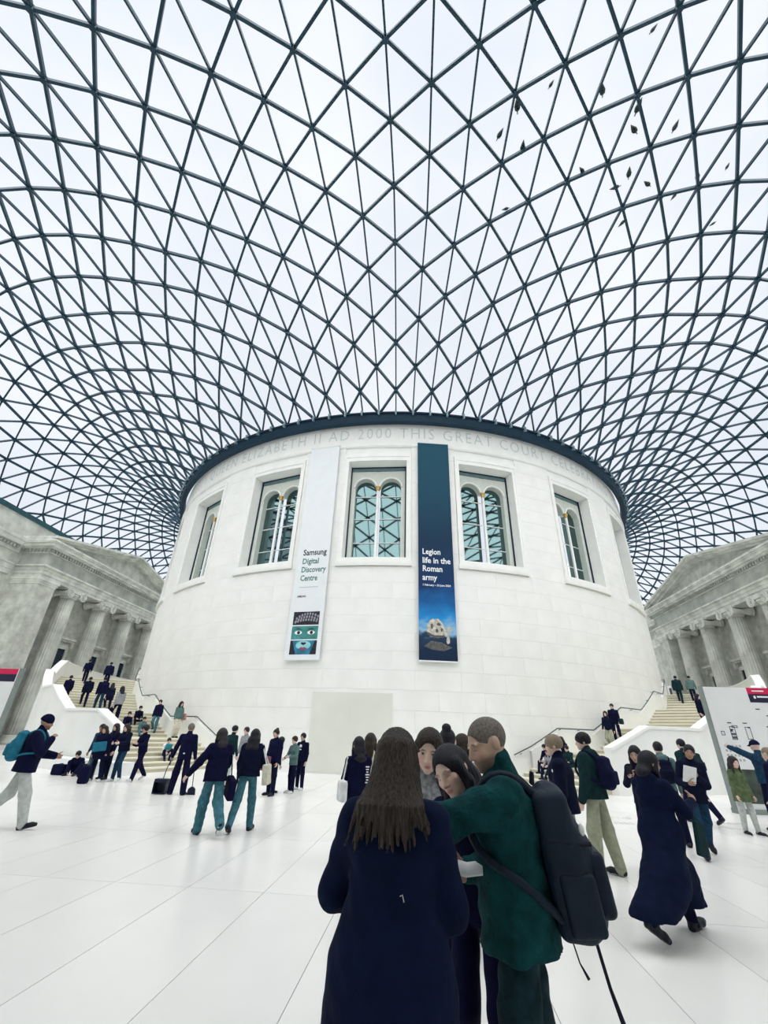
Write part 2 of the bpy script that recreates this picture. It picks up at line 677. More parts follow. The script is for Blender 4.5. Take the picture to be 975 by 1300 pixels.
# ================================================================== drum
drum = MB()
drum.ring([(20.6, 0), (21.94, 0), (21.94, 10.43), (20.6, 10.43)], -180, 180, 180, caps=False)
drum.ring([(20.6, 16.93), (21.94, 16.93), (21.94, 20.4), (20.6, 20.4)], -180, 180, 180, caps=False)
HWD = 4.74
for k in range(20):
    drum.ring([(20.6, 10.43), (21.94, 10.43), (21.94, 16.93), (20.6, 16.93)], 18 * k + HWD, 18 * k + 18 - HWD, 8)
wall_drum = drum.build('wall_drum', M_drum, kind='structure')
# stone facing: single blocks with hairline joints below the windows
CH = 0.9
off = 0
for c in range(11):
    z0, z1 = c * CH, (c + 1) * CH
    b = MB().ring([(21.93, z0 + 0.0025), (22.0, z0 + 0.0025), (22.0, z1 - 0.0025), (21.93, z1 - 0.0025)], 0.007, 5.993, 4)
    me = new_mesh('stone_block', b.v, b.f, M_drum)
    for q in range(24):
        o = link('stone_block', me, wall_drum)
        o.rotation_euler = (0, 0, math.radians(-72 + q * 6 + (3 if c % 2 else 0)))
pb = MB()
for k in range(-4, 4):
    for c in range(9):
        z0 = 9.9 + c * 0.9
        pb.ring([(21.93, z0 + 0.004), (22.0, z0 + 0.004), (22.0, z0 + 0.896), (21.93, z0 + 0.896)], 18 * k + 5.5, 18 * k + 12.5, 5)
pb.build('pier_stonework', M_drum, wall_drum, kind='stuff')
MB().ring([(21.93, 18.02), (22.0, 18.02), (22.0, 19.68), (21.93, 19.68)], -90, 90, 120).build('inscription_band', M_drum2, wall_drum)
MB().ring([(21.93, 17.98), (22.03, 17.98), (22.08, 18.06), (22.03, 18.10), (21.93, 18.10)], -90, 90, 120).build('string_course', M_drum2, wall_drum)
MB().ring([(21.93, 0.0), (22.03, 0.0), (22.03, 0.10), (21.93, 0.10)], -90, 90, 120).build('plinth', M_drum2, wall_drum)
# inscription
ins = "MILLENNIUM IS DEDICATED TO HER MAJESTY QUEEN ELIZABETH II AD 2000 THIS GREAT COURT CELEBRATING THE NEW"
pre = text_mesh(ins[:ins.index('2000')] + '|', 1.0, 0, 1.25)
pre2 = text_mesh(ins[:ins.index(' CELEB')] + '|', 1.0, 0, 1.25)
xa, xb = mesh_np(pre)[:, 0].max(), mesh_np(pre2)[:, 0].max()
tm = text_mesh(ins, 1.0, 0.0, 1.25, bold=-0.008)
v = mesh_np(tm).copy()
zz = 18.66 + v[:, 1] * (0.84 / 0.70)
az = np.radians(-3.3 + (v[:, 0] - xa) / (xb - xa) * 34.8)
put_np(tm, np.stack([22.008 * np.sin(az), -22.008 * np.cos(az), zz], 1))
tm.materials.clear()
tm.materials.append(M_letter)
keep = link('inscription', tm, wall_drum)
keep['label'] = 'inscribed capital letters round the top of the drum'

# windows
wn = 0


def arch_light(mb, u0, u1, zs, zt, y0, y1, n=14):
    """stone above an arched opening: between the arch curve and zt"""
    uc, r = (u0 + u1) / 2, (u1 - u0) / 2
    us = [uc - r * math.cos(PI * k / n) for k in range(n + 1)]
    for a, b in zip(us[:-1], us[1:]):
        za = zs + math.sqrt(max(0, r * r - (a - uc) ** 2))
        zb = zs + math.sqrt(max(0, r * r - (b - uc) ** 2))
        mb.prism([(a, za), (b, zb), (b, zt), (a, zt)], 1, y0, y1)


ZB, ZT, ZSP = 10.62, 16.62, 15.42
fr = MB()
fr.box(-1.70, -1.44, 0.0, 0.50, ZB, ZT)
fr.box(1.44, 1.70, 0.0, 0.50, ZB, ZT)
arch_light(fr, -1.44, -0.16, ZSP, ZT, 0.0, 0.50)
arch_light(fr, 0.16, 1.44, ZSP, ZT, 0.0, 0.50)
fr.box(-0.16, 0.16, 0.02, 0.30, ZSP, ZT)
fr.box(-1.72, 1.72, -0.10, 0.30, ZB - 0.19, ZB)
hood = MB()
for uc in (-0.80, 0.80):
    pts = [(uc - 0.70 * math.cos(PI * k / 16), -0.02, ZSP + 0.70 * math.sin(PI * k / 16)) for k in range(17)]
    hood.tube(pts, 0.055, 6)
strip = MB()  # solid dark strips standing in for the shaded side gaps
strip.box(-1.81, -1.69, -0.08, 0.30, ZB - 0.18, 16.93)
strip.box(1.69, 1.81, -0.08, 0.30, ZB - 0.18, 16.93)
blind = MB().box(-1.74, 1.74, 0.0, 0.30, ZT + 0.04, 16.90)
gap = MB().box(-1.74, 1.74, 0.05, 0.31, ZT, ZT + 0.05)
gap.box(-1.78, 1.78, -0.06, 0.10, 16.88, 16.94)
colm = MB().lathe([(0.13, ZB), (0.13, ZB + 0.12), (0.095, ZB + 0.18), (0.085, ZSP - 0.28)], 14, (0, -0.06, 0))
capm = MB().lathe([(0.085, ZSP - 0.28), (0.12, ZSP - 0.24), (0.10, ZSP - 0.18), (0.15, ZSP - 0.05), (0.17, ZSP + 0.02), (0.13, ZSP + 0.03)], 14, (0, -0.06, 0))
panes = []
for sx in (-1, 1):
    n = 14
    u0, u1 = (0.16, 1.44)
    uc, r = 0.80, 0.64
    pl = [(sx * (u0 - 0.03), ZB - 0.03), (sx * (u1 + 0.03), ZB - 0.03), (sx * (u1 + 0.03), ZSP)]
    pl += [(sx * (uc + (r + 0.03) * math.cos(PI * k / n)), ZSP + (r + 0.03) * math.sin(PI * k / n)) for k in range(1, n)] + [(sx * (u0 - 0.03), ZSP)]
    if sx < 0:
        pl = pl[::-1]
    panes.append(new_mesh('pane', *(lambda q: (q.v, q.f))(MB().prism(pl, 1, 0.40, 0.43)), M_pane))
bars = MB()
for z in (14.95, 13.38, 11.78):
    bars.box(-1.44, 1.44, 0.34, 0.40, z - 0.022, z + 0.022)
sur = MB()          # stone architrave round the opening, curved with the wall (in drum coordinates of window 0)
for (z0, z1, a0, a1) in ((16.93, 17.20, -5.15, 5.15), (10.20, 10.43, -5.15, 5.15)):
    sur.ring([(21.93, z0), (22.05, z0), (22.05, z1), (21.93, z1)], a0, a1, 8)
for s in (-1, 1):
    sur.ring([(21.93, 10.43), (22.05, 10.43), (22.05, 16.93), (21.93, 16.93)], *sorted((s * HWD, s * 5.15)), 2)
    sur.ring([(21.93, 10.2), (22.085, 10.2), (22.085, 17.20), (21.93, 17.20)], *sorted((s * 5.15, s * 5.45)), 2)
sur.ring([(21.93, 17.20), (22.085, 17.20), (22.085, 17.46), (21.93, 17.46)], -5.45, 5.45, 8)
sur.ring([(21.93, 9.94), (22.14, 9.94), (22.16, 10.06), (22.16, 10.20), (21.93, 10.20)], -5.6, 5.6, 8)
reveal = MB()
for s in (-1, 1):
    reveal.ring([(21.20, 10.43), (21.95, 10.43), (21.95, 16.93), (21.20, 16.93)], *sorted((s * (HWD + 0.02), s * (HWD - 0.03))), 1)
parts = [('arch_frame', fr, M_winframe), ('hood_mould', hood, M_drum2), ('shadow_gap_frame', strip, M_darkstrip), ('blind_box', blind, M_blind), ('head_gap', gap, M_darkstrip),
         ('mullion_column', colm, M_bar), ('gilded_capital', capm, M_gold), ('glazing_bars', bars, M_bar)]
pm = [(n, new_mesh(n, q.v, q.f, m, n in ('hood_mould', 'mullion_column', 'gilded_capital'))) for n, q, m in parts]
sur_me = new_mesh('stone_surround', sur.v, sur.f, M_drum2)
for k in range(-3, 4):
    wn += 1
    w = empty('window_%d' % wn, pol(21.20, 18 * k, 0), math.radians(18 * k), kind='structure')
    for n, me in pm:
        link(n, me, w)
    for me in panes:
        link('pane', me, w)
    link('stone_surround', sur_me, w, (0, 21.20, 0))
# temporary board set against the foot of the drum
M_board = mat('sage_grey_board', (0.73, 0.74, 0.68), 0.55, 0.04, 0.8)
MB().ring([(21.99, 0.06), (22.05, 0.06), (22.05, 3.42), (21.99, 3.42)], -7.0, 3.2, 12).build('hoarding_board', M_board, label='tall sage grey board closing the doorway at the foot of the white drum', cat='board')

# ================================================================== floor
base = MB().box(-34.5, 34.5, -46.6, 52, -0.30, -0.012)
floor = base.build('floor', M_joint, kind='structure')
SW, SL = 0.9, 2.7
slabs = []
for a in range(-38, 38):
    for b in range(-4, 22):
        x0 = 0.05 + a * SW
        y0 = -38.05 + b * SL - (SL / 2 if False else 0)
        if x0 + SW < -33.5 or x0 > 33.5 or y0 > -14 or (x0 ** 2 + (y0 + SL) ** 2 < 19 ** 2):
            continue
        if y0 + SL < -46.5:
            continue
        c = np.array([x0 + SW / 2, y0 + SL / 2, 0])
        p = proj(c)
        sc = 1 / p[2] ** 2 if (p[2] > 0.3 and -60 < p[0] < 1035 and p[1] < 1420) else 0
        slabs.append((sc, x0, y0))
slabs.sort(key=lambda q: -q[0])
sb = MB().box(0.003, SW - 0.003, 0.003, SL - 0.003, -0.03, 0)
slab_me = new_mesh('floor_slab', sb.v, sb.f, M_floor)
rest = MB()
for n, (s, x0, y0) in enumerate(slabs):
    if n < 300:
        link('floor_slab', slab_me, floor, (x0, y0, 0))
    else:
        rest.box(x0 + 0.003, x0 + SW - 0.003, y0 + 0.003, y0 + SL - 0.003, -0.03, 0)
rest.box(-34.4, 34.4, -13.0, 52, -0.03, -0.001)
rest.build('floor_slab_field', M_floor, floor, kind='stuff')
# the line of verse let into the floor on the right
M_insc = mat('floor_inscription_slate', (0.33, 0.34, 0.33), 0.6, 0.1, 8)
for row, (txt, px, py, sz) in enumerate((("and let thy feet", 763, 1038, 0.52), ("millenniums hence", 764, 1045, 0.52))):
    tm = text_mesh(txt, sz, 0.0, 1.05, bold=-0.01)
    tm.materials.clear()
    tm.materials.append(M_insc)
    p = on_floor(px, py)
    o = link('floor_inscription', tm, floor, (p[0], p[1], 0.002))

# ================================================================== court walls and porticos
def court_wall(s, name):
    """long side wall of the court (s=-1 west, +1 east) with cornice, attic and gutter"""
    x = s * 33.5
    w = MB().box(*sorted((x, x + s * 1.2)), -46.6, 52, 0, 16.0).build(name, M_portland, kind='structure')
    pr = [(0, 15.1), (0.12, 15.1), (0.15, 15.3), (0.18, 15.32), (0.18, 15.62), (0.55, 15.72), (0.58, 16.0), (0.70, 16.12), (0.72, 16.33), (0, 16.4)]
    for (y0, y1) in ((-46.5, -11.5), (11.5, 52)):
        MB().prism([(x - s * q, z) for q, z in pr][::s], 1, y0, y1).build('cornice', M_port2, w)
        d = MB()
        n = int((y1 - y0) / 0.34)
        for k in range(n):
            d.box(*sorted((x - s * 0.15, x - s * 0.42)), y0 + k * 0.34, y0 + k * 0.34 + 0.2, 15.38, 15.62)
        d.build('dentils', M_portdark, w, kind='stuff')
        MB().prism([(x - s * q, z) for q, z in [(0, 13.1), (0.1, 13.1), (0.1, 13.5), (0.16, 13.52), (0.16, 13.95), (0.26, 14.0), (0.26, 14.12), (0, 14.2)]][::s], 1, y0, y1).build('architrave_band', M_port2, w)
    MB().box(*sorted((x + s * 0.55, x + s * 1.2)), -46.6, 52, 16.0, 18.6).build('attic', M_port2, w)
    MB().box(*sorted((x + s * 0.35, x + s * 1.35)), -46.6, 52, 18.55, 18.95).build('roof_gutter', M_gutter, w)
    return w


wall_west = court_wall(-1, 'wall_west')
wall_east = court_wall(1, 'wall_east')
MB().box(-34.6, 34.6, -47.4, -46.6, 0, 18.9).build('wall_south', M_portland, kind='structure')
MB().box(-34.6, 34.6, 52.0, 52.8, 0, 18.9).build('wall_north', M_portland, kind='structure')
# far doorway in the east wall beyond the portico
o = MB().box(33.30, 33.52, 14.6, 16.9, 5.0, 8.3).build('door_7', M_drum2, kind='structure')
MB().box(33.26, 33.32, 14.95, 16.55, 5.0, 8.0).build('door_leaf', M_door, o)


def fluted(a, z):
    return 1.0 - 0.085 * (0.5 + 0.5 * math.cos(20 * a)) ** 0.6


def make_column_mesh():
    c = MB()
    c.lathe([(1.02, 0.0), (1.02, 0.25), (0.98, 0.30), (1.0, 0.42), (0.86, 0.52), (0.90, 0.62), (0.80, 0.70)], 40)
    prof = [(0.76, 0.70)] + [(0.76 - 0.11 * (t / 10.0) ** 1.6, 0.70 + 11.55 * t / 10.0) for t in range(1, 11)]
    c.lathe(prof, 100, rf=fluted)
    return c


def make_capital_mesh():
    """Ionic capital: necking, egg moulding, two volute scrolls on the front and back, abacus"""
    c = MB()
    c.lathe([(0.66, 12.2), (0.70, 12.28), (0.68, 12.36), (0.86, 12.55), (0.88, 12.66), (0.6, 12.7)], 32)
    c.box(-0.86, 0.86, -0.98, 0.98, 12.94, 13.10)
    for sy in (-1, 1):
        # bolster between front and back scroll
        pts = [(-0.80, sy * 0.80, 12.62), (-0.35, sy * 0.80, 12.62), (0, sy * 0.80, 12.62), (0.35, sy * 0.80, 12.62), (0.80, sy * 0.80, 12.62)]
        c.tube(pts, [0.36, 0.26, 0.21, 0.26, 0.36], 14)
        for sx in (-1, 1):
            sp = []
            for k in range(40):
                a = k / 39.0 * 2.6 * 2 * PI
                r = 0.40 * (1 - k / 39.0) + 0.045
                sp.append((sx * 0.90, sy * 0.80 + sy * r * math.sin(a), 12.62 + r * math.cos(a)))
            c.tube(sp, 0.065, 5)
    for sx in (-1, 1):
        c.box(*sorted((sx * 0.70, sx * 0.86)), -0.80, 0.80, 12.72, 12.96)
    return c


_cm, _kp = make_column_mesh(), make_capital_mesh()
col_me = new_mesh('column', _cm.v, _cm.f, M_col, True)
cap_me = new_mesh('capital', _kp.v, _kp.f, M_port2)
_es = new_mesh


def portico(s, label):
    """four Ionic columns between antae under a pediment; s=-1 west court side, +1 east"""
    root = empty('portico', (s * 33.5, 0, 0), label=label, cat='portico')

    def P(mb, name, m, par=root, **kw):
        mb.v = [(q[0] - s * 33.5, q[1], q[2]) for q in mb.v]
        return mb.build(name, m, par, **kw)

    def X(d):                      # distance out from the wall plane x = 32.5
        return s * (32.5 - d)
    back = MB().box(*sorted((X(0), s * 33.6)), -9.2, 9.2, 0, 13.2)
    P(back, 'back_wall', M_portland)
    for sy in (-1, 1):
        an = MB().box(*sorted((X(1.75), s * 33.6)), *sorted((sy * 9.1, sy * 11.0)), 0, 12.45)
        a = P(an, 'anta', M_portland)
        cp = MB()
        for (d, z0, z1) in ((0.05, 12.45, 12.62), (0.12, 12.62, 12.8), (0.20, 12.8, 13.06)):
            cp.box(*sorted((X(1.75 + d), s * 33.6)), *sorted((sy * (9.1 - d), sy * (11.0 + d))), z0, z1)
        P(cp, 'anta_capital', M_port2, a)
    # columns
    for y in (-6.75, -2.25, 2.25, 6.75):
        c = link('column', col_me, root, (s * (31.3 - 33.5), y, 0))
        link('capital', cap_me, c)
    # entablature: architrave of three fasciae, frieze, dentilled cornice
    ar = MB()
    for (d, z0, z1) in ((1.70, 13.06, 13.36), (1.76, 13.36, 13.68), (1.82, 13.68, 13.98), (1.98, 13.98, 14.14)):
        ar.box(*sorted((X(d), s * 33.6)), -11.0 - (d - 1.7), 11.0 + (d - 1.7), z0, z1)
    P(ar, 'architrave', M_port2)
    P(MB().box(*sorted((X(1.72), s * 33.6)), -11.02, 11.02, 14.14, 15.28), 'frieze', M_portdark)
    dn = MB()
    k = -11.1
    while k < 11.0:
        dn.box(*sorted((X(1.75), X(2.02))), k, k + 0.2, 15.36, 15.60)
        k += 0.34
    for sy in (-1, 1):
        for q in range(8):
            x0 = 30.7 + q * 0.36
            dn.box(*sorted((s * x0, s * (x0 + 0.2))), *sorted((sy * 11.0, sy * 11.3)), 15.36, 15.60)
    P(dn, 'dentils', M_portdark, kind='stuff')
    co = MB()
    for (d, z0, z1) in ((1.80, 15.28, 15.36), (1.80, 15.36, 15.62), (2.15, 15.62, 15.74), (2.42, 15.74, 16.0), (2.52, 16.0, 16.12), (2.60, 16.12, 16.30)):
        co.box(*sorted((X(d), s * 33.6)), -11.0 - (d - 1.72), 11.0 + (d - 1.72), z0, z1)
    P(co, 'cornice', M_port2)
    # pediment
    hw = 11.85
    ty = MB().prism([(-hw + 0.9, 16.30), (hw - 0.9, 16.30), (0, 18.75)][::-1], 0, *sorted((X(1.30), s * 33.6)))
    P(ty, 'tympanum', M_portland)
    za = 19.25
    for sy in (-1, 1):
        rk = MB()
        for (d, t0, t1) in ((1.95, 0.0, 0.22), (2.35, 0.20, 0.42), (2.60, 0.40, 0.62)):
            pts = [(sy * hw, 16.30 - 0.3 + t0), (0, za - 0.62 + t0), (0, za - 0.62 + t1), (sy * hw, 16.30 - 0.3 + t1)]
            rk.prism(pts if sy > 0 else pts[::-1], 0, *sorted((X(d), s * 33.6)))
        P(rk, 'raking_cornice', M_port2)
    rf = MB()
    rf.prism([(-hw, 16.55), (hw, 16.55), (0, za + 0.02)][::-1], 0, *sorted((s * 33.0, s * 34.2)))
    P(rf, 'pediment_back', M_port2)
    return root


portico_w = portico(-1, 'weathered stone portico with four Ionic columns opposite the west stair')
portico_e = portico(1, 'weathered stone portico with four Ionic columns behind the couple on the stair top')
dn = 0
for s in (-1, 1):
    for y in (-4.5, 0.1, 4.75):
        dn += 1
        d = empty('door_%d' % dn, (s * 32.5, y, 0), kind='structure')
        f = MB()
        w = 0.98
        for sy in (-1, 1):
            f.box(*sorted((0, -s * 0.14)), *sorted((sy * w, sy * (w + 0.28))), 0, 8.1)
        f.box(*sorted((0, -s * 0.14)), -w - 0.28, w + 0.28, 8.1, 8.42)
        f.build('door_frame', M_port2, d)
        h = MB()
        h.box(*sorted((0, -s * 0.30)), -w - 0.40, w + 0.40, 8.78, 8.92)
        h.box(*sorted((0, -s * 0.50)), -w - 0.58, w + 0.58, 8.92, 9.14)
        for sy in (-1, 1):
            h.box(*sorted((0, -s * 0.34)), *sorted((sy * (w + 0.32), sy * (w + 0.55))), 8.25, 8.9)
        h.build('door_hood', M_port2, d)
        MB().box(*sorted((-s * 0.005, -s * 0.05)), -w, w, 0, 8.1).build('door_leaf', M_door, d)
        g = MB()
        g.box(*sorted((-s * 0.05, -s * 0.09)), -0.04, 0.04, 0, 8.1)
        for z in (3.2, 5.0, 6.6):
            g.box(*sorted((-s * 0.05, -s * 0.08)), -w, w, z - 0.04, z + 0.04)
        g.build('glazing_bars', M_darkstrip, d)

# ================================================================== stairs round the drum
FL = [(18.5, 24.5), (30.5, 37.0), (42.5, 49.0), (54.5, 61.0)]
RISE, NST = 0.168, 7
R_IN, R_OUT = 22.0, 27.0


def tread_z(a):
    """height of the walking surface at azimuth a (degrees, unsigned)"""
    z = 0.0
    for a0, a1 in FL:
        if a >= a1:
            z += RISE * NST
        elif a > a0:
            return z + RISE * NST * (a - a0) / (a1 - a0)
    return z


def staircase(s, label):
    root = empty('staircase', pol(24.5, s * 18.5, 0), label=label, cat='staircase')
    ox = pol(24.5, s * 18.5, 0)

    def P(mb, name, m, par=root, **kw):
        mb.v = [(q[0] - ox[0], q[1] - ox[1], q[2]) for q in mb.v]
        if par is not root:
            pass
        return mb.build(name, m, par, **kw)

    def R(prof, a0, a1, seg):
        b = MB()
        lo, hi = sorted((s * a0, s * a1))
        return b.ring(prof, lo, hi, seg)
    z = 0.0
    for n, (a0, a1) in enumerate(FL):
        da = (a1 - a0) / NST
        for k in range(NST):
            zt = z + RISE * (k + 1)
            lo = 0.0 if n == 0 else zt - 0.6
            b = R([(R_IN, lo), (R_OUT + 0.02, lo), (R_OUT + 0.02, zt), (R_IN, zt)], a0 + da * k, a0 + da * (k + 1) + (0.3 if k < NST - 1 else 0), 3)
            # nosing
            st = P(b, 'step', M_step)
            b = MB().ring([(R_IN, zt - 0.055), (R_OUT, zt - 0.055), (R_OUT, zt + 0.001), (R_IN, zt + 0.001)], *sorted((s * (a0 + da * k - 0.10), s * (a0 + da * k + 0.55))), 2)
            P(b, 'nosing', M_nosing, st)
        z += RISE * NST
        end = FL[n + 1][0] if n + 1 < len(FL) else 104
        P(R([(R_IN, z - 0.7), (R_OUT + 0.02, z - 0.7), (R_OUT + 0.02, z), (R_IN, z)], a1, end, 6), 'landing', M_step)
    # outer wall with sloping coping
    A = np.concatenate([np.arange(20.4, 104, 0.7)])
    brk = sorted(set([20.4, 104.0] + [q for f in FL for q in f if q > 20.4] + A.tolist()))
    zc = [tread_z(a) + 1.02 for a in brk]

    def strip_wall(r0, r1, lo, hi, name, m):
        b = MB()
        v = []
        for a, zl, zh in zip(brk, lo, hi):
            for r, zz in ((r0, zl), (r1, zl), (r1, zh), (r0, zh)):
                v.append(pol(r, s * a, zz))
        f = []
        for k in range(len(brk) - 1):
            for i in range(4):
                j = (i + 1) % 4
                f.append((k * 4 + i, k * 4 + j, (k + 1) * 4 + j, (k + 1) * 4 + i) if s > 0 else (k * 4 + j, k * 4 + i, (k + 1) * 4 + i, (k + 1) * 4 + j))
        e = (len(brk) - 1) * 4
        f += [(3, 2, 1, 0) if s > 0 else (0, 1, 2, 3), (e, e + 1, e + 2, e + 3) if s > 0 else (e + 3, e + 2, e + 1, e)]
        b.add(v, f)
        return P(b, name, m)
    strip_wall(R_OUT, R_OUT + 0.38, [0.0] * len(brk), zc, 'parapet', M_parapet)
    strip_wall(R_OUT - 0.03, R_OUT + 0.43, [q - 0.01 for q in zc], [q + 0.09 for q in zc], 'coping', M_coping)
    # handrail on the drum side
    hr = []
    for a in [18.0] + [q for q in brk] :
        hr.append((a, tread_z(a) + 1.02))
    pts = [pol(22.17, s * a, zz) for a, zz in hr if a <= 104]
    P(MB().tube(pts, 0.028, 6), 'handrail', M_rail)
    for a in np.arange(19, 100, 3.0):
        zz = tread_z(a) + 1.0
        P(MB().tube([pol(21.98, s * a, zz - 0.05), pol(22.17, s * a, zz - 0.02)], 0.014, 5), 'rail_bracket', M_rail)
    # drum-side upstand
    up = MB()
    v = []
    for a in brk:
        zz = tread_z(a)
        for r, q in ((21.98, zz - 0.3), (22.14, zz - 0.3), (22.14, zz + 0.82), (21.98, zz + 0.82)):
            v.append(pol(r, s * a, q))
    f = []
    for k in range(len(brk) - 1):
        for i in range(4):
            j = (i + 1) % 4
            f.append((k * 4 + i, k * 4 + j, (k + 1) * 4 + j, (k + 1) * 4 + i) if s > 0 else (k * 4 + j, k * 4 + i, (k + 1) * 4 + i, (k + 1) * 4 + j))
    up.add(v, f)
    P(up, 'dado', M_drum2)
    return root


stair_w = staircase(-1, 'broad limestone stair curving up round the west side of the drum, crowded with people')
stair_e = staircase(1, 'broad limestone stair curving up round the east side of the drum')
# low stone bench at the foot of the west stair wall
MB().ring([(27.5, 0), (28.3, 0), (28.3, 0.42), (27.5, 0.42)], -29.0, -17.4, 8).build('stone_bench', M_coping, label='low curved stone bench along the foot of the west stair wall', cat='bench')

# ================================================================== banners
def banner_pt(u, z, r=22.16, az0=0.0):
    return None


def banner(az, z0, z1, m, name, label):
    """flat stiff banner standing proud of the drum; returns an Empty with local x across, z up, -y outward"""
    root = empty(name, pol(22.02, az, z0), math.radians(az), label=label, cat='banner')
    w = 0.97
    MB().box(-w, w, -0.16, -0.11, 0, z1 - z0).build('banner_sheet', m, root)
    for q in (-0.06, z1 - z0):
        MB().box(-w - 0.02, w + 0.02, -0.18, -0.05, q, q + 0.06).build('banner_batten', M_bar, root)
    for q in (0.4, (z1 - z0) / 2, z1 - z0 - 0.4):
        for x in (-0.55, 0.55):
            MB().box(x - 0.05, x + 0.05, -0.11, 0.03, q, q + 0.06).build('wall_fixing', M_bar, root)
    return root


def print_text(root, body, x, z, size, m, name='lettering', spacing=1.0, bold=0.012, y=-0.163, width=None):
    me = text_mesh(body, size, 0.0, spacing, bold=bold)
    v = mesh_np(me).copy()
    if width:
        v[:, 0] *= width / (v[:, 0].max() - v[:, 0].min())
    put_np(me, np.stack([v[:, 0] + x, np.full(len(v), y), v[:, 1] + z], 1))
    me.materials.clear()
    me.materials.append(m)
    return link(name, me, root)


def flat(root, name, pts, m, y=-0.164):
    """thin printed shape on a banner or sign: polygon in (x,z)"""
    return MB().prism(pts, 1, y, y + 0.003).build(name, m, root)


def oval(cx, cz, rx, rz, n=20, a0=0, a1=360):
    return [(cx + rx * math.cos(math.radians(a0 + (a1 - a0) * k / n)), cz + rz * math.sin(math.radians(a0 + (a1 - a0) * k / n))) for k in range(n + (0 if a1 - a0 >= 360 else 1))]


M_bwhite = mat('white_banner_cloth', (0.80, 0.84, 0.87), 0.7, 0.02, 3)
M_bink = mat('black_print', (0.012, 0.014, 0.03), 0.7, 0.1, 5)
M_bgreen = mat('grey_green_print', (0.10, 0.22, 0.20), 0.7, 0.1, 5)
M_bwt = mat('white_print', (0.85, 0.87, 0.90), 0.7, 0.02, 5)
b1 = banner(-9.0, 4.95, 18.1, M_bwhite, 'hanging_banner', 'tall white banner on the drum with a printed face and the word Samsung')
zb = 4.95
print_text(b1, 'Samsung', -0.62, 10.62 - zb, 0.50, M_bink, bold=0.010, width=1.42)
print_text(b1, 'Digital', -0.62, 10.10 - zb, 0.46, M_bgreen, width=0.98)
print_text(b1, 'Discovery', -0.62, 9.60 - zb, 0.46, M_bgreen, width=1.46)
print_text(b1, 'Centre', -0.62, 9.10 - zb, 0.46, M_bgreen, width=1.02)
flat(b1, 'rule', [(-0.62, 8.72 - zb), (0.5, 8.72 - zb), (0.5, 8.735 - zb), (-0.62, 8.735 - zb)], M_bgreen)
print_text(b1, 'SAMSUNG', -0.66, 8.16 - zb, 0.15, M_bink, bold=0.006, width=0.5)
# printed face, cut in three strips
M_f1 = mat('print_dark_navy', (0.02, 0.02, 0.035), 0.6, 0.4, 6)
M_f2 = mat('print_curl_grey', (0.30, 0.30, 0.34), 0.6, 0.2, 9)
M_f3 = mat('print_skin_green', (0.05, 0.24, 0.23), 0.6, 0.35, 3)
M_f4 = mat('print_skin_blue', (0.03, 0.20, 0.33), 0.6, 0.5, 2.5)
M_f5 = mat('print_lips_rose', (0.30, 0.08, 0.16), 0.6, 0.1, 3)
M_f6 = mat('print_highlight', (0.28, 0.62, 0.66), 0.6, 0.15, 3)
bx0, bx1 = -0.72, 0.76
for (z0, z1, m) in ((6.66, 7.36, M_f1), (5.92, 6.60, M_f3), (5.16, 5.86, M_f4)):
    flat(b1, 'printed_strip', [(bx0, z0 - zb), (bx1, z0 - zb), (bx1, z1 - zb), (bx0, z1 - zb)], m, -0.1635)
for r in range(3):
    for q in range(9):
        flat(b1, 'printed_curl', oval(bx0 + 0.14 + q * 0.15 + 0.03 * r, 6.83 - zb + r * 0.16 - 0.012 * (q - 4.5) ** 2 * (1 if r else 0.5) + 0.1, 0.055, 0.075, 10), M_f2, -0.1655)
for sx in (-1, 1):
    flat(b1, 'printed_eye', oval(0.02 + sx * 0.36, 6.26 - zb, 0.21, 0.10), M_bwt, -0.1655)
    flat(b1, 'printed_iris', oval(0.04 + sx * 0.36, 6.26 - zb, 0.085, 0.09), M_f1, -0.1675)
    flat(b1, 'printed_brow', [(0.02 + sx * 0.12, 6.40 - zb), (0.02 + sx * 0.36, 6.49 - zb), (0.02 + sx * 0.60, 6.42 - zb), (0.02 + sx * 0.36, 6.43 - zb)][::sx], M_f1, -0.1655)
flat(b1, 'printed_cheek', oval(0.02, 5.62 - zb, 0.42, 0.22), M_f6, -0.165)
flat(b1, 'printed_nose', [(-0.14, 5.70 - zb), (0.02, 5.62 - zb), (0.18, 5.70 - zb), (0.10, 5.78 - zb), (0.02, 5.74 - zb), (-0.06, 5.78 - zb)], M_f1, -0.1665)
flat(b1, 'printed_lips', [(-0.22, 5.46 - zb), (-0.06, 5.36 - zb), (0.10, 5.36 - zb), (0.26, 5.46 - zb), (0.10, 5.53 - zb), (0.02, 5.50 - zb), (-0.06, 5.53 - zb)], M_f5, -0.1665)
flat(b1, 'printed_shade', [(bx0, 5.16 - zb), (bx0 + 0.35, 5.16 - zb), (bx0 + 0.12, 5.86 - zb), (bx0, 5.86 - zb)], M_f1, -0.165)
flat(b1, 'printed_shade', [(bx1, 5.16 - zb), (bx1, 5.86 - zb), (bx1 - 0.12, 5.86 - zb), (bx1 - 0.35, 5.16 - zb)], M_f1, -0.165)

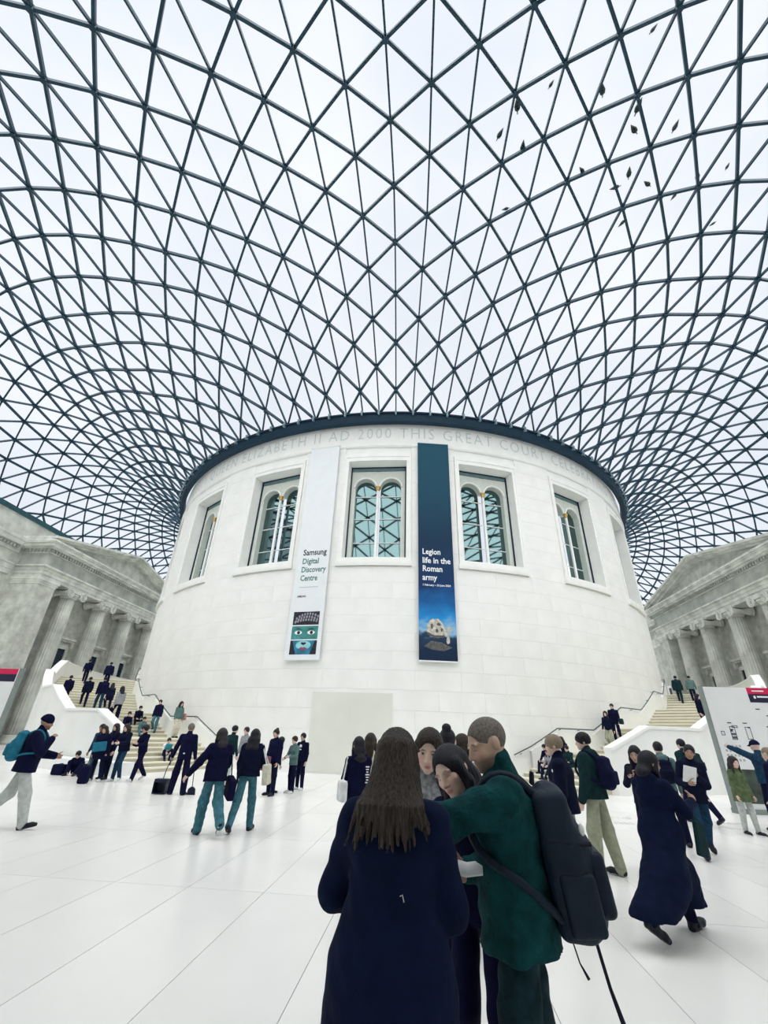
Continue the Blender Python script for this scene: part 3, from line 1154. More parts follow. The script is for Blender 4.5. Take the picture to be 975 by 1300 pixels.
# blue banner: deep blue sheet whose lower part carries a stormy sky and a battered helmet
M_bblue = bpy.data.materials.new('blue_banner_print')
M_bblue.use_nodes = True
_t = M_bblue.node_tree
_b = _t.nodes['Principled BSDF']
_b.inputs['Roughness'].default_value = 0.6
_b.inputs['Specular IOR Level'].default_value = 0.2
_tc = _t.nodes.new('ShaderNodeTexCoord')
_sx = _t.nodes.new('ShaderNodeSeparateXYZ')
_t.links.new(_tc.outputs['Object'], _sx.inputs['Vector'])
_no = _t.nodes.new('ShaderNodeTexNoise')
_no.inputs['Scale'].default_value = 1.1
_no.inputs['Detail'].default_value = 6
_mp = _t.nodes.new('ShaderNodeMapping')
_mp.inputs['Scale'].default_value = (1, 1, 1.8)
_t.links.new(_tc.outputs['Object'], _mp.inputs['Vector'])
_t.links.new(_mp.outputs['Vector'], _no.inputs['Vector'])
_m1 = _t.nodes.new('ShaderNodeMath')
_m1.operation = 'MULTIPLY_ADD'
_m1.inputs[1].default_value = 1.6
_t.links.new(_no.outputs['Fac'], _m1.inputs[0])
_t.links.new(_sx.outputs['Z'], _m1.inputs[2])
_mr = _t.nodes.new('ShaderNodeMapRange')
_mr.inputs['From Min'].default_value = 0.5
_mr.inputs['From Max'].default_value = 14.0
_t.links.new(_m1.outputs['Value'], _mr.inputs['Value'])
_cr = _t.nodes.new('ShaderNodeValToRGB')
_e = _cr.color_ramp.elements
_e[0].position, _e[0].color = 0.0, (0.006, 0.020, 0.055, 1)
_e[1].position, _e[1].color = 1.0, (0.006, 0.070, 0.115, 1)
for p, c in ((0.07, (0.006, 0.022, 0.06, 1)), (0.115, (0.02, 0.05, 0.10, 1)), (0.135, (0.30, 0.52, 0.72, 1)), (0.175, (0.02, 0.26, 0.62, 1)), (0.235, (0.01, 0.12, 0.36, 1)), (0.31, (0.006, 0.035, 0.12, 1)), (0.5, (0.005, 0.032, 0.075, 1)), (0.75, (0.006, 0.06, 0.105, 1))):
    q = _e.new(p)
    q.color = c
_t.links.new(_mr.outputs['Result'], _cr.inputs['Fac'])
_t.links.new(_cr.outputs['Color'], _b.inputs['Base Color'])
b2 = banner(9.0, 4.98, 18.2, M_bblue, 'hanging_banner', 'tall deep blue banner on the drum reading Legion life in the Roman army')
zb = 4.98
for t, z in (('Legion', 10.62), ('life in the', 10.10), ('Roman', 9.62), ('army', 9.12)):
    print_text(b2, t, -0.76, z - zb, 0.47, M_bwt, bold=0.010, width={'life in the': 1.55, 'Legion': 1.0, 'Roman': 1.08, 'army': 0.80}[t])
print_text(b2, '1 February – 23 June 2024', -0.76, 8.80 - zb, 0.15, M_bwt, bold=0.004, width=1.5)
M_h1 = mat('print_helmet_bone', (0.52, 0.50, 0.44), 0.6, 0.45, 6)
M_h2 = mat('print_helmet_shadow', (0.10, 0.10, 0.10), 0.6, 0.4, 6)
hz = 6.05 - zb
hg = np.random.default_rng(5)


def ragged(cx, cz, rx_, rz_, n=16, j=0.12, a0=0.0, a1=360.0):
    return [(cx + rx_ * math.cos(a) * (1 + j * hg.uniform(-1, 1)), cz + rz_ * math.sin(a) * (1 + j * hg.uniform(-1, 1))) for a in [math.radians(a0 + (a1 - a0) * k / n) for k in range(n)]]


flat(b2, 'printed_ground', [(-0.72, hz - 0.40), (-0.35, hz - 0.12), (0.2, hz - 0.18), (0.72, hz - 0.42), (0.3, hz - 0.60), (-0.3, hz - 0.55)], M_h2, -0.1645)
flat(b2, 'printed_helmet', ragged(-0.10, hz + 0.50, 0.46, 0.50, 20, 0.07), M_h1, -0.1655)
flat(b2, 'printed_helmet_brim', [(-0.58, hz + 0.20), (-0.20, hz + 0.02), (0.30, hz + 0.06), (0.34, hz + 0.18), (-0.18, hz + 0.16), (-0.54, hz + 0.32)], M_h2, -0.1665)
for (x, z, a, b) in ((-0.30, 0.62, 0.08, 0.13), (0.05, 0.72, 0.10, 0.07), (-0.05, 0.40, 0.07, 0.10), (0.20, 0.45, 0.06, 0.12)):
    flat(b2, 'printed_helmet_dent', ragged(x, hz + z, a, b, 9, 0.25), M_h2, -0.1665)
for (x, z, a, b) in ((0.46, 0.30, 0.13, 0.20), (0.62, 0.50, 0.16, 0.10), (0.52, -0.05, 0.09, 0.22)):
    flat(b2, 'printed_fragment', ragged(x, hz + z, a, b, 10, 0.3), M_h1, -0.1660)
from mathutils.bvhtree import BVHTree

# ================================================================== figures: implicit surfaces meshed by surface nets
def rx(a):
    c, s = math.cos(a), math.sin(a)
    return np.array([[1, 0, 0], [0, c, -s], [0, s, c]])


def ry(a):
    c, s = math.cos(a), math.sin(a)
    return np.array([[c, 0, s], [0, 1, 0], [-s, 0, c]])


def rz(a):
    c, s = math.cos(a), math.sin(a)
    return np.array([[c, -s, 0], [s, c, 0], [0, 0, 1]])


V = lambda *q: np.array(q, float)
rad = math.radians


def unit(v):
    v = np.asarray(v, float)
    return v / (np.linalg.norm(v) + 1e-12)


def cone(a, b, ra, rb, k=0.02, sq=None):
    """tapered limb from a to b; sq=(axis, factor) widens the section along axis"""
    return ('c', np.asarray(a, float), np.asarray(b, float), ra, rb, k, sq)


def ell(c, r, R=None, k=0.02):
    return ('e', np.asarray(c, float), np.asarray(r, float), np.eye(3) if R is None else R, k)


def rbox(c, h, R=None, rnd=0.02, k=0.01):
    return ('b', np.asarray(c, float), np.asarray(h, float), np.eye(3) if R is None else R, rnd, k)


def cut(n, p):
    """keep only what lies behind the plane through p with outward normal n"""
    n = unit(n)
    return ('p', n, float(n @ np.asarray(p, float)))


def carve(prim):
    return ('s', prim)


def dent(c, r, depth):
    return ('d', np.asarray(c, float), r, depth)


def fold(fn):
    return ('f', fn)


def prim_box(p):
    if p[0] == 'c':
        f = p[6][1] if p[6] else 1.0
        r = max(p[3], p[4]) * max(f, 1.0)
        return np.minimum(p[1], p[2]) - r, np.maximum(p[1], p[2]) + r
    if p[0] == 'e':
        e = np.abs(p[3] * p[2]).sum(1)
        return p[1] - e, p[1] + e
    if p[0] == 'b':
        e = np.abs(p[3] * p[2]).sum(1) + p[4]
        return p[1] - e, p[1] + e


def prim_eval(p, X, Y, Z):
    if p[0] == 'c':
        a, b, ra, rb, _, sq = p[1:]
        dx, dy, dz = X - a[0], Y - a[1], Z - a[2]
        ab = b - a
        L2 = ab @ ab + 1e-12
        t = np.clip((dx * ab[0] + dy * ab[1] + dz * ab[2]) / L2, 0, 1)
        qx, qy, qz = dx - t * ab[0], dy - t * ab[1], dz - t * ab[2]
        r = ra + (rb - ra) * t
        if sq:
            ax, f = sq
            m = qx * ax[0] + qy * ax[1] + qz * ax[2]
            g = 1.0 / f - 1.0
            qx, qy, qz = qx + m * g * ax[0], qy + m * g * ax[1], qz + m * g * ax[2]
        return np.sqrt(qx * qx + qy * qy + qz * qz) - r
    if p[0] == 'e':
        c, r, R = p[1], p[2], p[3]
        d = [X - c[0], Y - c[1], Z - c[2]]
        u = [(d[0] * R[0, i] + d[1] * R[1, i] + d[2] * R[2, i]) / r[i] for i in range(3)]
        k0 = np.sqrt(u[0] ** 2 + u[1] ** 2 + u[2] ** 2) + 1e-9
        k1 = np.sqrt((u[0] / r[0]) ** 2 + (u[1] / r[1]) ** 2 + (u[2] / r[2]) ** 2) + 1e-9
        return k0 * (k0 - 1) / k1
    if p[0] == 'b':
        c, h, R, rn = p[1], p[2], p[3], p[4]
        d = [X - c[0], Y - c[1], Z - c[2]]
        u = [np.abs(d[0] * R[0, i] + d[1] * R[1, i] + d[2] * R[2, i]) - h[i] for i in range(3)]
        o = np.sqrt(sum(np.maximum(q, 0) ** 2 for q in u))
        return o + np.minimum(np.maximum(np.maximum(u[0], u[1]), u[2]), 0) - rn


def surface(prims, vox):
    """smooth union of primitives -> (verts, quads)"""
    lo, hi = np.full(3, 1e9), np.full(3, -1e9)
    for p in prims:
        if p[0] in 'ceb':
            a, b = prim_box(p)
            lo, hi = np.minimum(lo, a), np.maximum(hi, b)
    lo = lo - 3 * vox
    n = np.ceil((hi + 3 * vox - lo) / vox).astype(int) + 1
    ax = [(lo[i] + vox * np.arange(n[i])).astype(np.float32) for i in range(3)]
    D = np.full(n, 1.0, np.float32)
    for p in prims:
        kind = p[0]
        if kind in 'ceb' or kind == 's':
            q = p[1] if kind == 's' else p
            a, b = prim_box(q)
            k = 0.012 if kind == 's' else max(q[5] if q[0] != 'e' else q[4], 1e-4)
            m = k * 1.2 + 2.5 * vox
            i0 = np.maximum(((a - m - lo) / vox).astype(int), 0)
            i1 = np.minimum(((b + m - lo) / vox).astype(int) + 2, n)
            if (i1 <= i0).any():
                continue
            sl = tuple(slice(i0[i], i1[i]) for i in range(3))
            X = ax[0][sl[0]][:, None, None]
            Y = ax[1][sl[1]][None, :, None]
            Z = ax[2][sl[2]][None, None, :]
            d = prim_eval(q, X, Y, Z)
            A = D[sl]
            if kind == 's':
                D[sl] = np.maximum(A, -d)
            else:
                h = np.clip(0.5 + 0.5 * (A - d) / k, 0, 1)
                D[sl] = np.where(A > 0.9, np.minimum(A, d), A + (d - A) * h - k * h * (1 - h))
        elif kind == 'p':
            e = ax[0][:, None, None] * p[1][0] + ax[1][None, :, None] * p[1][1] + ax[2][None, None, :] * p[1][2] - p[2]
            D = np.maximum(D, e)
        elif kind == 'd':
            c, r, dep = p[1:]
            i0 = np.maximum(((c - 3 * r - lo) / vox).astype(int), 0)
            i1 = np.minimum(((c + 3 * r - lo) / vox).astype(int) + 2, n)
            sl = tuple(slice(i0[i], i1[i]) for i in range(3))
            g = ((ax[0][sl[0]][:, None, None] - c[0]) ** 2 + (ax[1][sl[1]][None, :, None] - c[1]) ** 2 + (ax[2][sl[2]][None, None, :] - c[2]) ** 2) / r ** 2
            D[sl] += dep * np.exp(-g)
        elif kind == 'f':
            D = D + p[1](ax[0][:, None, None], ax[1][None, :, None], ax[2][None, None, :])
    S = D < 0
    c = np.zeros(np.array(n) - 1, np.int8)
    for i in (0, 1):
        for j in (0, 1):
            for k in (0, 1):
                c += S[i:n[0] - 1 + i, j:n[1] - 1 + j, k:n[2] - 1 + k]
    cells = np.argwhere((c > 0) & (c < 8))
    idx = np.full(c.shape, -1, np.int64)
    idx[cells[:, 0], cells[:, 1], cells[:, 2]] = np.arange(len(cells))
    acc = np.zeros((len(cells), 3))
    cnt = np.zeros(len(cells))
    corner = [(i, j, k) for i in (0, 1) for j in (0, 1) for k in (0, 1)]
    dv = {q: D[cells[:, 0] + q[0], cells[:, 1] + q[1], cells[:, 2] + q[2]] for q in corner}
    for q in corner:
        for a in range(3):
            if q[a] == 0:
                w = list(q)
                w[a] = 1
                d0, d1 = dv[q], dv[tuple(w)]
                m = (d0 < 0) != (d1 < 0)
                t = np.where(m, d0 / np.where(m, d0 - d1, 1), 0)
                for b in range(3):
                    acc[:, b] += np.where(m, q[b] + (t if b == a else 0), 0)
                cnt += m
    verts = lo + (cells + acc / np.maximum(cnt, 1)[:, None]) * vox
    quads = []
    for a in range(3):
        b, e = (a + 1) % 3, (a + 2) % 3
        s0 = [slice(None)] * 3
        s1 = [slice(None)] * 3
        s0[a], s1[a] = slice(0, n[a] - 1), slice(1, n[a])
        d0, d1 = S[tuple(s0)], S[tuple(s1)]
        for flip, m in ((False, d0 & ~d1), (True, ~d0 & d1)):
            E = np.argwhere(m)
            E = E[(E[:, b] > 0) & (E[:, e] > 0) & (E[:, b] < n[b] - 1) & (E[:, e] < n[e] - 1)]
            if not len(E):
                continue
            o = []
            for (u, v) in ((1, 1), (0, 1), (0, 0), (1, 0)):
                F = E.copy()
                F[:, b] -= u
                F[:, e] -= v
                o.append(idx[F[:, 0], F[:, 1], F[:, 2]])
            o = np.stack(o, 1)
            quads.append(o[:, ::-1] if flip else o)
    quads = np.concatenate(quads)
    return verts, quads[(quads >= 0).all(1)]


def np_mesh(name, verts, quads, material):
    me = bpy.data.meshes.new(name)
    nv, nq = len(verts), len(quads)
    me.vertices.add(nv)
    me.vertices.foreach_set('co', verts.astype(np.float32).ravel())
    me.loops.add(nq * 4)
    me.loops.foreach_set('vertex_index', quads.astype(np.int32).ravel())
    me.polygons.add(nq)
    me.polygons.foreach_set('loop_start', (np.arange(nq) * 4).astype(np.int32))
    me.polygons.foreach_set('use_smooth', np.ones(nq, bool))
    me.materials.append(material)
    me.update(calc_edges=True)
    return me


def solid(name, prims, vox, material, parent=None, **kw):
    v, q = surface(prims, vox)
    return link(name, np_mesh(name, v, q, material), parent, **kw)


# ------------------------------------------------------------------ cloth, hair and skin
def cloth(name, col, rough=0.9, var=0.18, scale=14, bump=0.25, spec=0.12):
    return mat('cloth_' + name, col, rough, var, scale, bump=bump, bscale=60, spec=spec)


CL = dict(
    navy=cloth('navy', (0.006, 0.008, 0.036)), black=cloth('blue_black', (0.004, 0.007, 0.027)), ink=cloth('ink', (0.004, 0.005, 0.030)),
    coat=cloth('dark_coat', (0.003, 0.008, 0.032), bump=0.15), teal=cloth('teal_fleece', (0.005, 0.050, 0.057), var=0.3, bump=0.5),
    deepgreen=cloth('deep_green', (0.008, 0.030, 0.036)), denim=cloth('denim', (0.055, 0.165, 0.21), var=0.3), darkdenim=cloth('dark_denim', (0.012, 0.042, 0.085), var=0.3),
    blackdenim=cloth('worn_dark_jeans', (0.010, 0.030, 0.040), var=0.4), khaki=cloth('khaki', (0.34, 0.36, 0.27)), olive=cloth('olive', (0.10, 0.14, 0.07), var=0.35),
    grey=cloth('grey', (0.25, 0.27, 0.28)), palegrey=cloth('pale_grey', (0.52, 0.55, 0.54)), white=cloth('white', (0.75, 0.77, 0.79)), greygreen=cloth('grey_green', (0.10, 0.18, 0.18)),
    rose=cloth('rose', (0.45, 0.20, 0.18)), mauve=cloth('mauve', (0.22, 0.10, 0.14)), tealbag=cloth('teal_bag', (0.02, 0.16, 0.25)), cream=cloth('cream', (0.62, 0.60, 0.50)),
    yellow=cloth('straw_yellow', (0.45, 0.38, 0.15)), pack=cloth('backpack_nylon', (0.006, 0.016, 0.034), rough=0.6, spec=0.25, bump=0.2), greyprint=cloth('grey_print', (0.30, 0.31, 0.34), var=0.5, scale=40),
)
SHOE = dict(dark=mat('shoe_dark', (0.008, 0.010, 0.022), 0.5, 0.2, 20, spec=0.3), white=mat('shoe_white', (0.66, 0.68, 0.68), 0.6, 0.08, 20), sole=mat('shoe_sole_white', (0.72, 0.73, 0.72), 0.6, 0.05, 20), blue=mat('shoe_blue', (0.03, 0.06, 0.12), 0.6, 0.2, 20))
HAIR = dict(
    black=mat('hair_black', (0.008, 0.008, 0.016), 0.5, 0.5, 30, stretch=(6, 6, 0.5), spec=0.3, bump=0.3),
    dark=mat('hair_dark_brown', (0.020, 0.017, 0.022), 0.5, 0.5, 30, stretch=(6, 6, 0.5), spec=0.3, bump=0.3),
    brown=mat('hair_brown', (0.034, 0.026, 0.022), 0.45, 0.85, 22, stretch=(7, 7, 0.25), spec=0.18, bump=0.25),
    blond=mat('hair_blond', (0.25, 0.20, 0.14), 0.5, 0.4, 30, stretch=(6, 6, 0.5), spec=0.3, bump=0.3),
    grey=mat('hair_grey_stubble', (0.17, 0.15, 0.14), 0.7, 0.35, 80, spec=0.2, bump=0.3))
SKIN = dict(pale=V(0.76, 0.54, 0.46), mid=V(0.60, 0.40, 0.31), tan=V(0.42, 0.26, 0.18), dark=V(0.09, 0.05, 0.04))
M_skin = attr_mat('skin', 0.5, 0.35)
M_eye = mat('eye_white', (0.62, 0.60, 0.58), 0.25, 0.03, 20, spec=0.5)


# ------------------------------------------------------------------ skeleton
def hand_prims(w, d, side, palm, s, curl, vox, spread=0.0, k=0.008):
    """palm, four fingers of unequal length and a thumb; w wrist, d forearm direction, palm = palm normal"""
    d = unit(d)
    n = unit(palm - d * (palm @ d))
    lat = np.cross(d, n) * side              # towards the thumb
    rmin = 0.52 * vox
    P = [cone(w - d * 0.02 * s, w + d * 0.025 * s, 0.025 * s, 0.028 * s, 0.015),
         cone(w + d * 0.03 * s, w + d * 0.085 * s, 0.020 * s, 0.019 * s, 0.012, (lat, 2.0))]
    for q, (off, ln) in enumerate(((0.031, 0.072), (0.0105, 0.080), (-0.0105, 0.075), (-0.030, 0.058))):
        b = w + d * (0.088 - 0.006 * abs(q - 1.2)) * s + lat * off * s
        a = 0.0
        r = max(0.0092 * s, rmin)
        for j, f in enumerate((0.42, 0.32, 0.26)):
            a += rad(curl) * (0.8 if j == 0 else 1.0)
            e = b + (unit(d + lat * spread * off * 10) * math.cos(a) + n * math.sin(a)) * ln * f * s
            r2 = max(r * 0.88, rmin)
            P.append(cone(b, e, r, r2, k * 0.4))
            b, r = e, r2
    b = w + d * 0.030 * s + lat * 0.030 * s + n * 0.006 * s
    for j, (ln, da) in enumerate(((0.040, 0.0), (0.032, 0.25), (0.026, 0.45))):
        a = 0.75 - da
        e = b + unit(d * math.cos(a) + lat * math.sin(a) + n * (0.25 + 0.012 * curl * (j > 0))) * ln * s
        P.append(cone(b, e, max(0.0125 * s * (1 - 0.1 * j), rmin), max(0.0105 * s * (1 - 0.1 * j), rmin), 0.006))
        b = e
    return P


def ik(sh, to, l1, l2, hint):
    d = to - sh
    L = min(np.linalg.norm(d), (l1 + l2) * 0.995)
    d = unit(d)
    a = (l1 * l1 - l2 * l2 + L * L) / (2 * L)
    h = math.sqrt(max(l1 * l1 - a * a, 0))
    hv = unit(hint - d * (hint @ d))
    return sh + d * a + hv * h, sh + d * L


def skeleton(p):
    H = p.get('H', 1.70)
    s = H / 1.70
    J = {'s': s}
    legs = p.get('legs', ((3, 3, 3), (-3, 3, 4)))            # (hip forward, out, knee) for L, R
    for side, (hf, ho, kb) in zip((-1, 1), legs):
        hip = V(side * 0.080, 0, -0.02) * s
        t = unit(V(side * math.sin(rad(ho)), math.sin(rad(hf)), -math.cos(rad(hf))))
        kn = hip + t * 0.43 * s
        a2 = hf - kb
        sh = unit(V(side * math.sin(rad(ho)) * 0.7, math.sin(rad(a2)), -math.cos(rad(a2))))
        an = kn + sh * 0.42 * s
        J['hip', side], J['knee', side], J['ank', side] = hip, kn, an
        fp = p.get('foot', (0, 0))[0 if side < 0 else 1]      # heel raised: toe pitched down (deg)
        toe = V(side * 0.14, math.cos(rad(fp)), -math.sin(rad(fp)))
        J['toe', side] = unit(toe)
        dn = unit(V(0, -math.sin(rad(fp)), -math.cos(rad(fp))))
        J['dn', side] = dn
        J['heel', side] = an + (dn * 0.045 - J['toe', side] * 0.035) * s
        J['ball', side] = an + (dn * 0.052 + J['toe', side] * 0.135) * s
    low = min(min(J['heel', q][2] - 0.034 * s, J['ball', q][2] - 0.027 * s) for q in (-1, 1))
    z0 = p['pelvis'] if 'pelvis' in p else -low
    if 'feet' in p:                                          # soles set down on given spots (x, y, ground height), knees by IK
        ank = {q: V(f[0], f[1], f[2] + 0.079 * s) for q, f in zip((-1, 1), p['feet'])}
        if 'pelvis' not in p:
            z0 = min(ank[q][2] + math.sqrt(max((0.835 * s) ** 2 - (ank[q][0] - q * 0.08 * s) ** 2 - ank[q][1] ** 2, 0.01)) for q in (-1, 1)) + 0.02 * s
        for q in (-1, 1):
            hip = V(q * 0.08, 0, -0.02) * s
            kn, an = ik(hip, ank[q] - V(0, 0, z0), 0.43 * s, 0.42 * s, V(q * p.get('splay', 0.12), 1.0, 0.25))
            J['hip', q], J['knee', q], J['ank', q] = hip, kn, an
            J['toe', q], J['dn', q] = unit(V(q * 0.10, 1, 0)), V(0, 0, -1.0)
            J['heel', q] = an + (J['dn', q] * 0.045 - J['toe', q] * 0.035) * s
            J['ball', q] = an + (J['dn', q] * 0.052 + J['toe', q] * 0.135) * s
    Rt = rz(rad(p.get('twist', 0))) @ rx(-rad(p.get('lean', 2))) @ ry(rad(p.get('side', 0)))
    J['Rt'] = Rt
    J['pel'] = V(0, 0, 0.0)
    J['chest'] = Rt @ V(0, 0, 0.30) * s
    J['neck'] = Rt @ V(0, -0.005, 0.49) * s
    hy, hp, hr = p.get('head', (0, 5, 0))
    Rh = Rt @ rz(rad(-hy)) @ rx(-rad(hp)) @ ry(rad(hr))
    J['Rh'] = Rh
    J['head'] = J['neck'] + Rt @ V(0, 0.012, 0.062) * s + Rh @ V(0, 0.012, -0.025) * s
    sw = p.get('sw', 0.155 if p.get('sex', 'f') == 'f' else 0.178)
    arms = p.get('arms', (dict(), dict()))
    for side, a in zip((-1, 1), arms):
        shd = Rt @ V(side * sw, -0.01, 0.415) * s
        if 'to' in a:
            to = np.asarray(a['to'], float) - V(0, 0, z0)
            el, wr = ik(shd, to, 0.285 * s, 0.25 * s, np.asarray(a.get('hint', (side * 0.5, -0.4, -1.0)), float))
        else:
            f, o, e, inn = rad(a.get('f', 4)), rad(a.get('o', 9)), rad(a.get('e', 16)), rad(a.get('in', 15))
            u = Rt @ unit(V(side * math.sin(o), math.sin(f) * math.cos(o), -math.cos(f) * math.cos(o)))
            w = Rt @ V(-side * math.sin(inn), math.cos(inn), 0.15)
            w = unit(w - u * (w @ u))
            el = shd + u * 0.285 * s
            wr = el + (u * math.cos(e) + w * math.sin(e)) * 0.25 * s
        J['sh', side], J['el', side], J['wr', side] = shd, el, wr
        J['palm', side] = np.asarray(a['palm'], float) if 'palm' in a else Rt @ V(-side, 0.25, 0.1)
        J['curl', side] = a.get('curl', 28)
        hd = unit(wr - el)
        J['hdir', side] = unit(np.asarray(a['hand'], float)) if 'hand' in a else hd
    for k in list(J):
        if isinstance(k, tuple) and k[0] in ('hip', 'knee', 'ank', 'heel', 'ball', 'sh', 'el', 'wr') or k in ('pel', 'chest', 'neck', 'head'):
            J[k] = J[k] + V(0, 0, z0)
    return J


def body_prims(J, p, vox):
    s, Rt, Rh = J['s'], J['Rt'], J['Rh']
    xa = Rt[:, 0]
    T = lambda x, y, z: J['pel'] + Rt @ V(x, y, z) * s
    P = [ell(T(0, 0, 0.0), V(0.145, 0.100, 0.11) * s, Rt, 0.03), ell(T(0, 0.005, 0.16), V(0.130, 0.092, 0.15) * s, Rt, 0.05),
         ell(T(0, 0.0, 0.33), V(0.150, 0.100, 0.16) * s, Rt, 0.05), cone(J['sh', -1], J['sh', 1], 0.045 * s, 0.045 * s, 0.04)]
    for q in (-1, 1):
        P += [cone(J['sh', q], J['el', q], 0.047 * s, 0.037 * s, 0.03), cone(J['el', q], J['wr', q], 0.037 * s, 0.025 * s, 0.02)]
        P += hand_prims(J['wr', q], J['hdir', q], q, J['palm', q], s, J['curl', q], vox)
        P += [cone(J['hip', q], J['knee', q], 0.072 * s, 0.050 * s, 0.015), cone(J['knee', q], J['ank', q], 0.050 * s, 0.036 * s, 0.012)]
        m = J['knee', q] * 0.7 + J['ank', q] * 0.3 - J['toe', q] * 0.015 * s
        P += [ell(m, V(0.042, 0.045, 0.09) * s, None, 0.015), cone(J['heel', q], J['ball', q], 0.032 * s, 0.026 * s, 0.02), cone(J['ball', q], J['ball', q] + J['toe', q] * 0.045 * s, 0.026 * s, 0.018 * s, 0.015), cone(J['ank', q], J['heel', q], 0.036 * s, 0.03 * s, 0.02)]
    P += [cone(J['neck'] - Rt @ V(0, 0.01, 0.05) * s, J['head'] + Rh @ V(0, -0.015, 0.06) * s, 0.058 * s, 0.052 * s, 0.03)]
    return P + head_prims(J, p, vox)


def head_prims(J, p, vox):
    hs = p.get('hs', 1.0) * (0.5 + 0.5 * J['s'])
    Rh, o = J['Rh'], J['head']
    h = lambda x, y, z: o + Rh @ V(x, y, z) * hs
    E = lambda c, r, k=0.02: ell(h(*c), V(*r) * hs, Rh, k)
    m = p.get('sex', 'f') == 'm'
    P = [E((0, -0.012, 0.135), (0.076, 0.096, 0.088)), E((0, 0.026, 0.085), (0.060, 0.066, 0.078), 0.03), E((0, 0.035, 0.05), (0.050 if m else 0.044, 0.055, 0.045), 0.03),
         E((0, 0.076, 0.018), (0.022, 0.018, 0.017), 0.02)]
    if vox < 0.02:
        P += [cone(h(0, 0.090, 0.118), h(0, 0.108, 0.080), 0.0085 * hs, 0.0125 * hs, 0.012), E((0.012, 0.094, 0.074), (0.010, 0.011, 0.008), 0.006), E((-0.012, 0.094, 0.074), (0.010, 0.011, 0.008), 0.006)]
        for q in (-1, 1):
            P += [E((q * 0.032, 0.078, 0.130), (0.024, 0.012, 0.008), 0.012), E((q * 0.042, 0.062, 0.085), (0.022, 0.020, 0.020), 0.02),
                  E((q * 0.079, -0.012, 0.105), (0.010, 0.021, 0.033), 0.008)]
    if vox < 0.012:
        for q in (-1, 1):
            P += [dent(h(q * 0.031, 0.086, 0.112), 0.013 * hs, 0.008), E((q * 0.031, 0.068, 0.112), (0.0145, 0.0135, 0.0115), 0.004)]
        P += [E((0, 0.090, 0.0505), (0.021, 0.011, 0.0055), 0.005), E((0, 0.0885, 0.0405), (0.018, 0.011, 0.0065), 0.005), dent(h(0, 0.101, 0.0457), 0.0045 * hs, 0.004)]
    return P


def paint_head(v, J, p):
    """skin, lips, eyes, brows and stubble as colours of the figure's own surface"""
    hs = p.get('hs', 1.0) * (0.5 + 0.5 * J['s'])
    q = (v - J['head']) @ J['Rh'] / hs
    x, y, z = q[:, 0], q[:, 1], q[:, 2]
    base = SKIN[p.get('skin', 'pale')]
    c = np.tile(base, (len(v), 1))
    head = (z > -0.02) & (np.abs(x) < 0.1) & (np.abs(y) < 0.14) & (z < 0.25)
    front = head & (y > 0.045)

    def mixin(m, col, w):
        w = (np.clip(w, 0, 1) * m)[:, None]
        c[:] = c * (1 - w) + np.asarray(col) * w
    bl = np.exp(-(((np.abs(x) - 0.042) / 0.022) ** 2 + ((z - 0.078) / 0.022) ** 2))
    mixin(front, base * V(1.12, 0.86, 0.84), bl * 0.6)
    if p.get('stubble'):
        mixin(head & (y > 0.0), base * V(0.36, 0.38, 0.44), np.clip((0.074 - z) / 0.02, 0, 1) * np.clip((y + 0.01) / 0.03, 0, 1) * p['stubble'])
    mixin(front & (y > 0.07), base * V(0.80, 0.42, 0.44), 1.5 - np.hypot(x / 0.024, (z - 0.046) / 0.0115) * 1.25)
    mixin(front & (y > 0.085), base * V(0.30, 0.2, 0.2), 1.2 - np.hypot(x / 0.019, (z - 0.0457) / 0.0022) if p.get('mouth') else x * 0)
    for s in (-1, 1):
        mixin(front, base * V(0.20, 0.18, 0.2), 1.3 - np.hypot((x - s * 0.033) / 0.023, (z - 0.1345 + 3.0 * (np.abs(x) - 0.03) ** 2 * 4) / 0.0052))
        e = np.hypot((x - s * 0.031) / 0.0155, (z - 0.112) / 0.0068)
        if p.get('down'):
            mixin(front, base * V(0.24, 0.2, 0.2), 1.35 - np.hypot((x - s * 0.031) / 0.0165, (z - 0.1075) / 0.0026))
            mixin(front, base * V(0.86, 0.80, 0.80), (1.3 - np.hypot((x - s * 0.031) / 0.019, (z - 0.113) / 0.008)) * 0.4)
        else:
            mixin(front, V(0.42, 0.40, 0.39), 1.6 - e * 1.4)
            mixin(front, V(0.012, 0.010, 0.012), 1.9 - np.hypot((x - s * 0.031) / 0.0068, (z - 0.112) / 0.0068) * 1.5)
            mixin(front, V(0.02, 0.015, 0.018), 1.3 - np.hypot((x - s * 0.031) / 0.0175, (z - 0.1185) / 0.0022))
        mixin(front & (y > 0.08), base * V(0.35, 0.25, 0.25), 1.3 - np.hypot((x - s * 0.0085) / 0.0045, (z - 0.069) / 0.003))
    return c


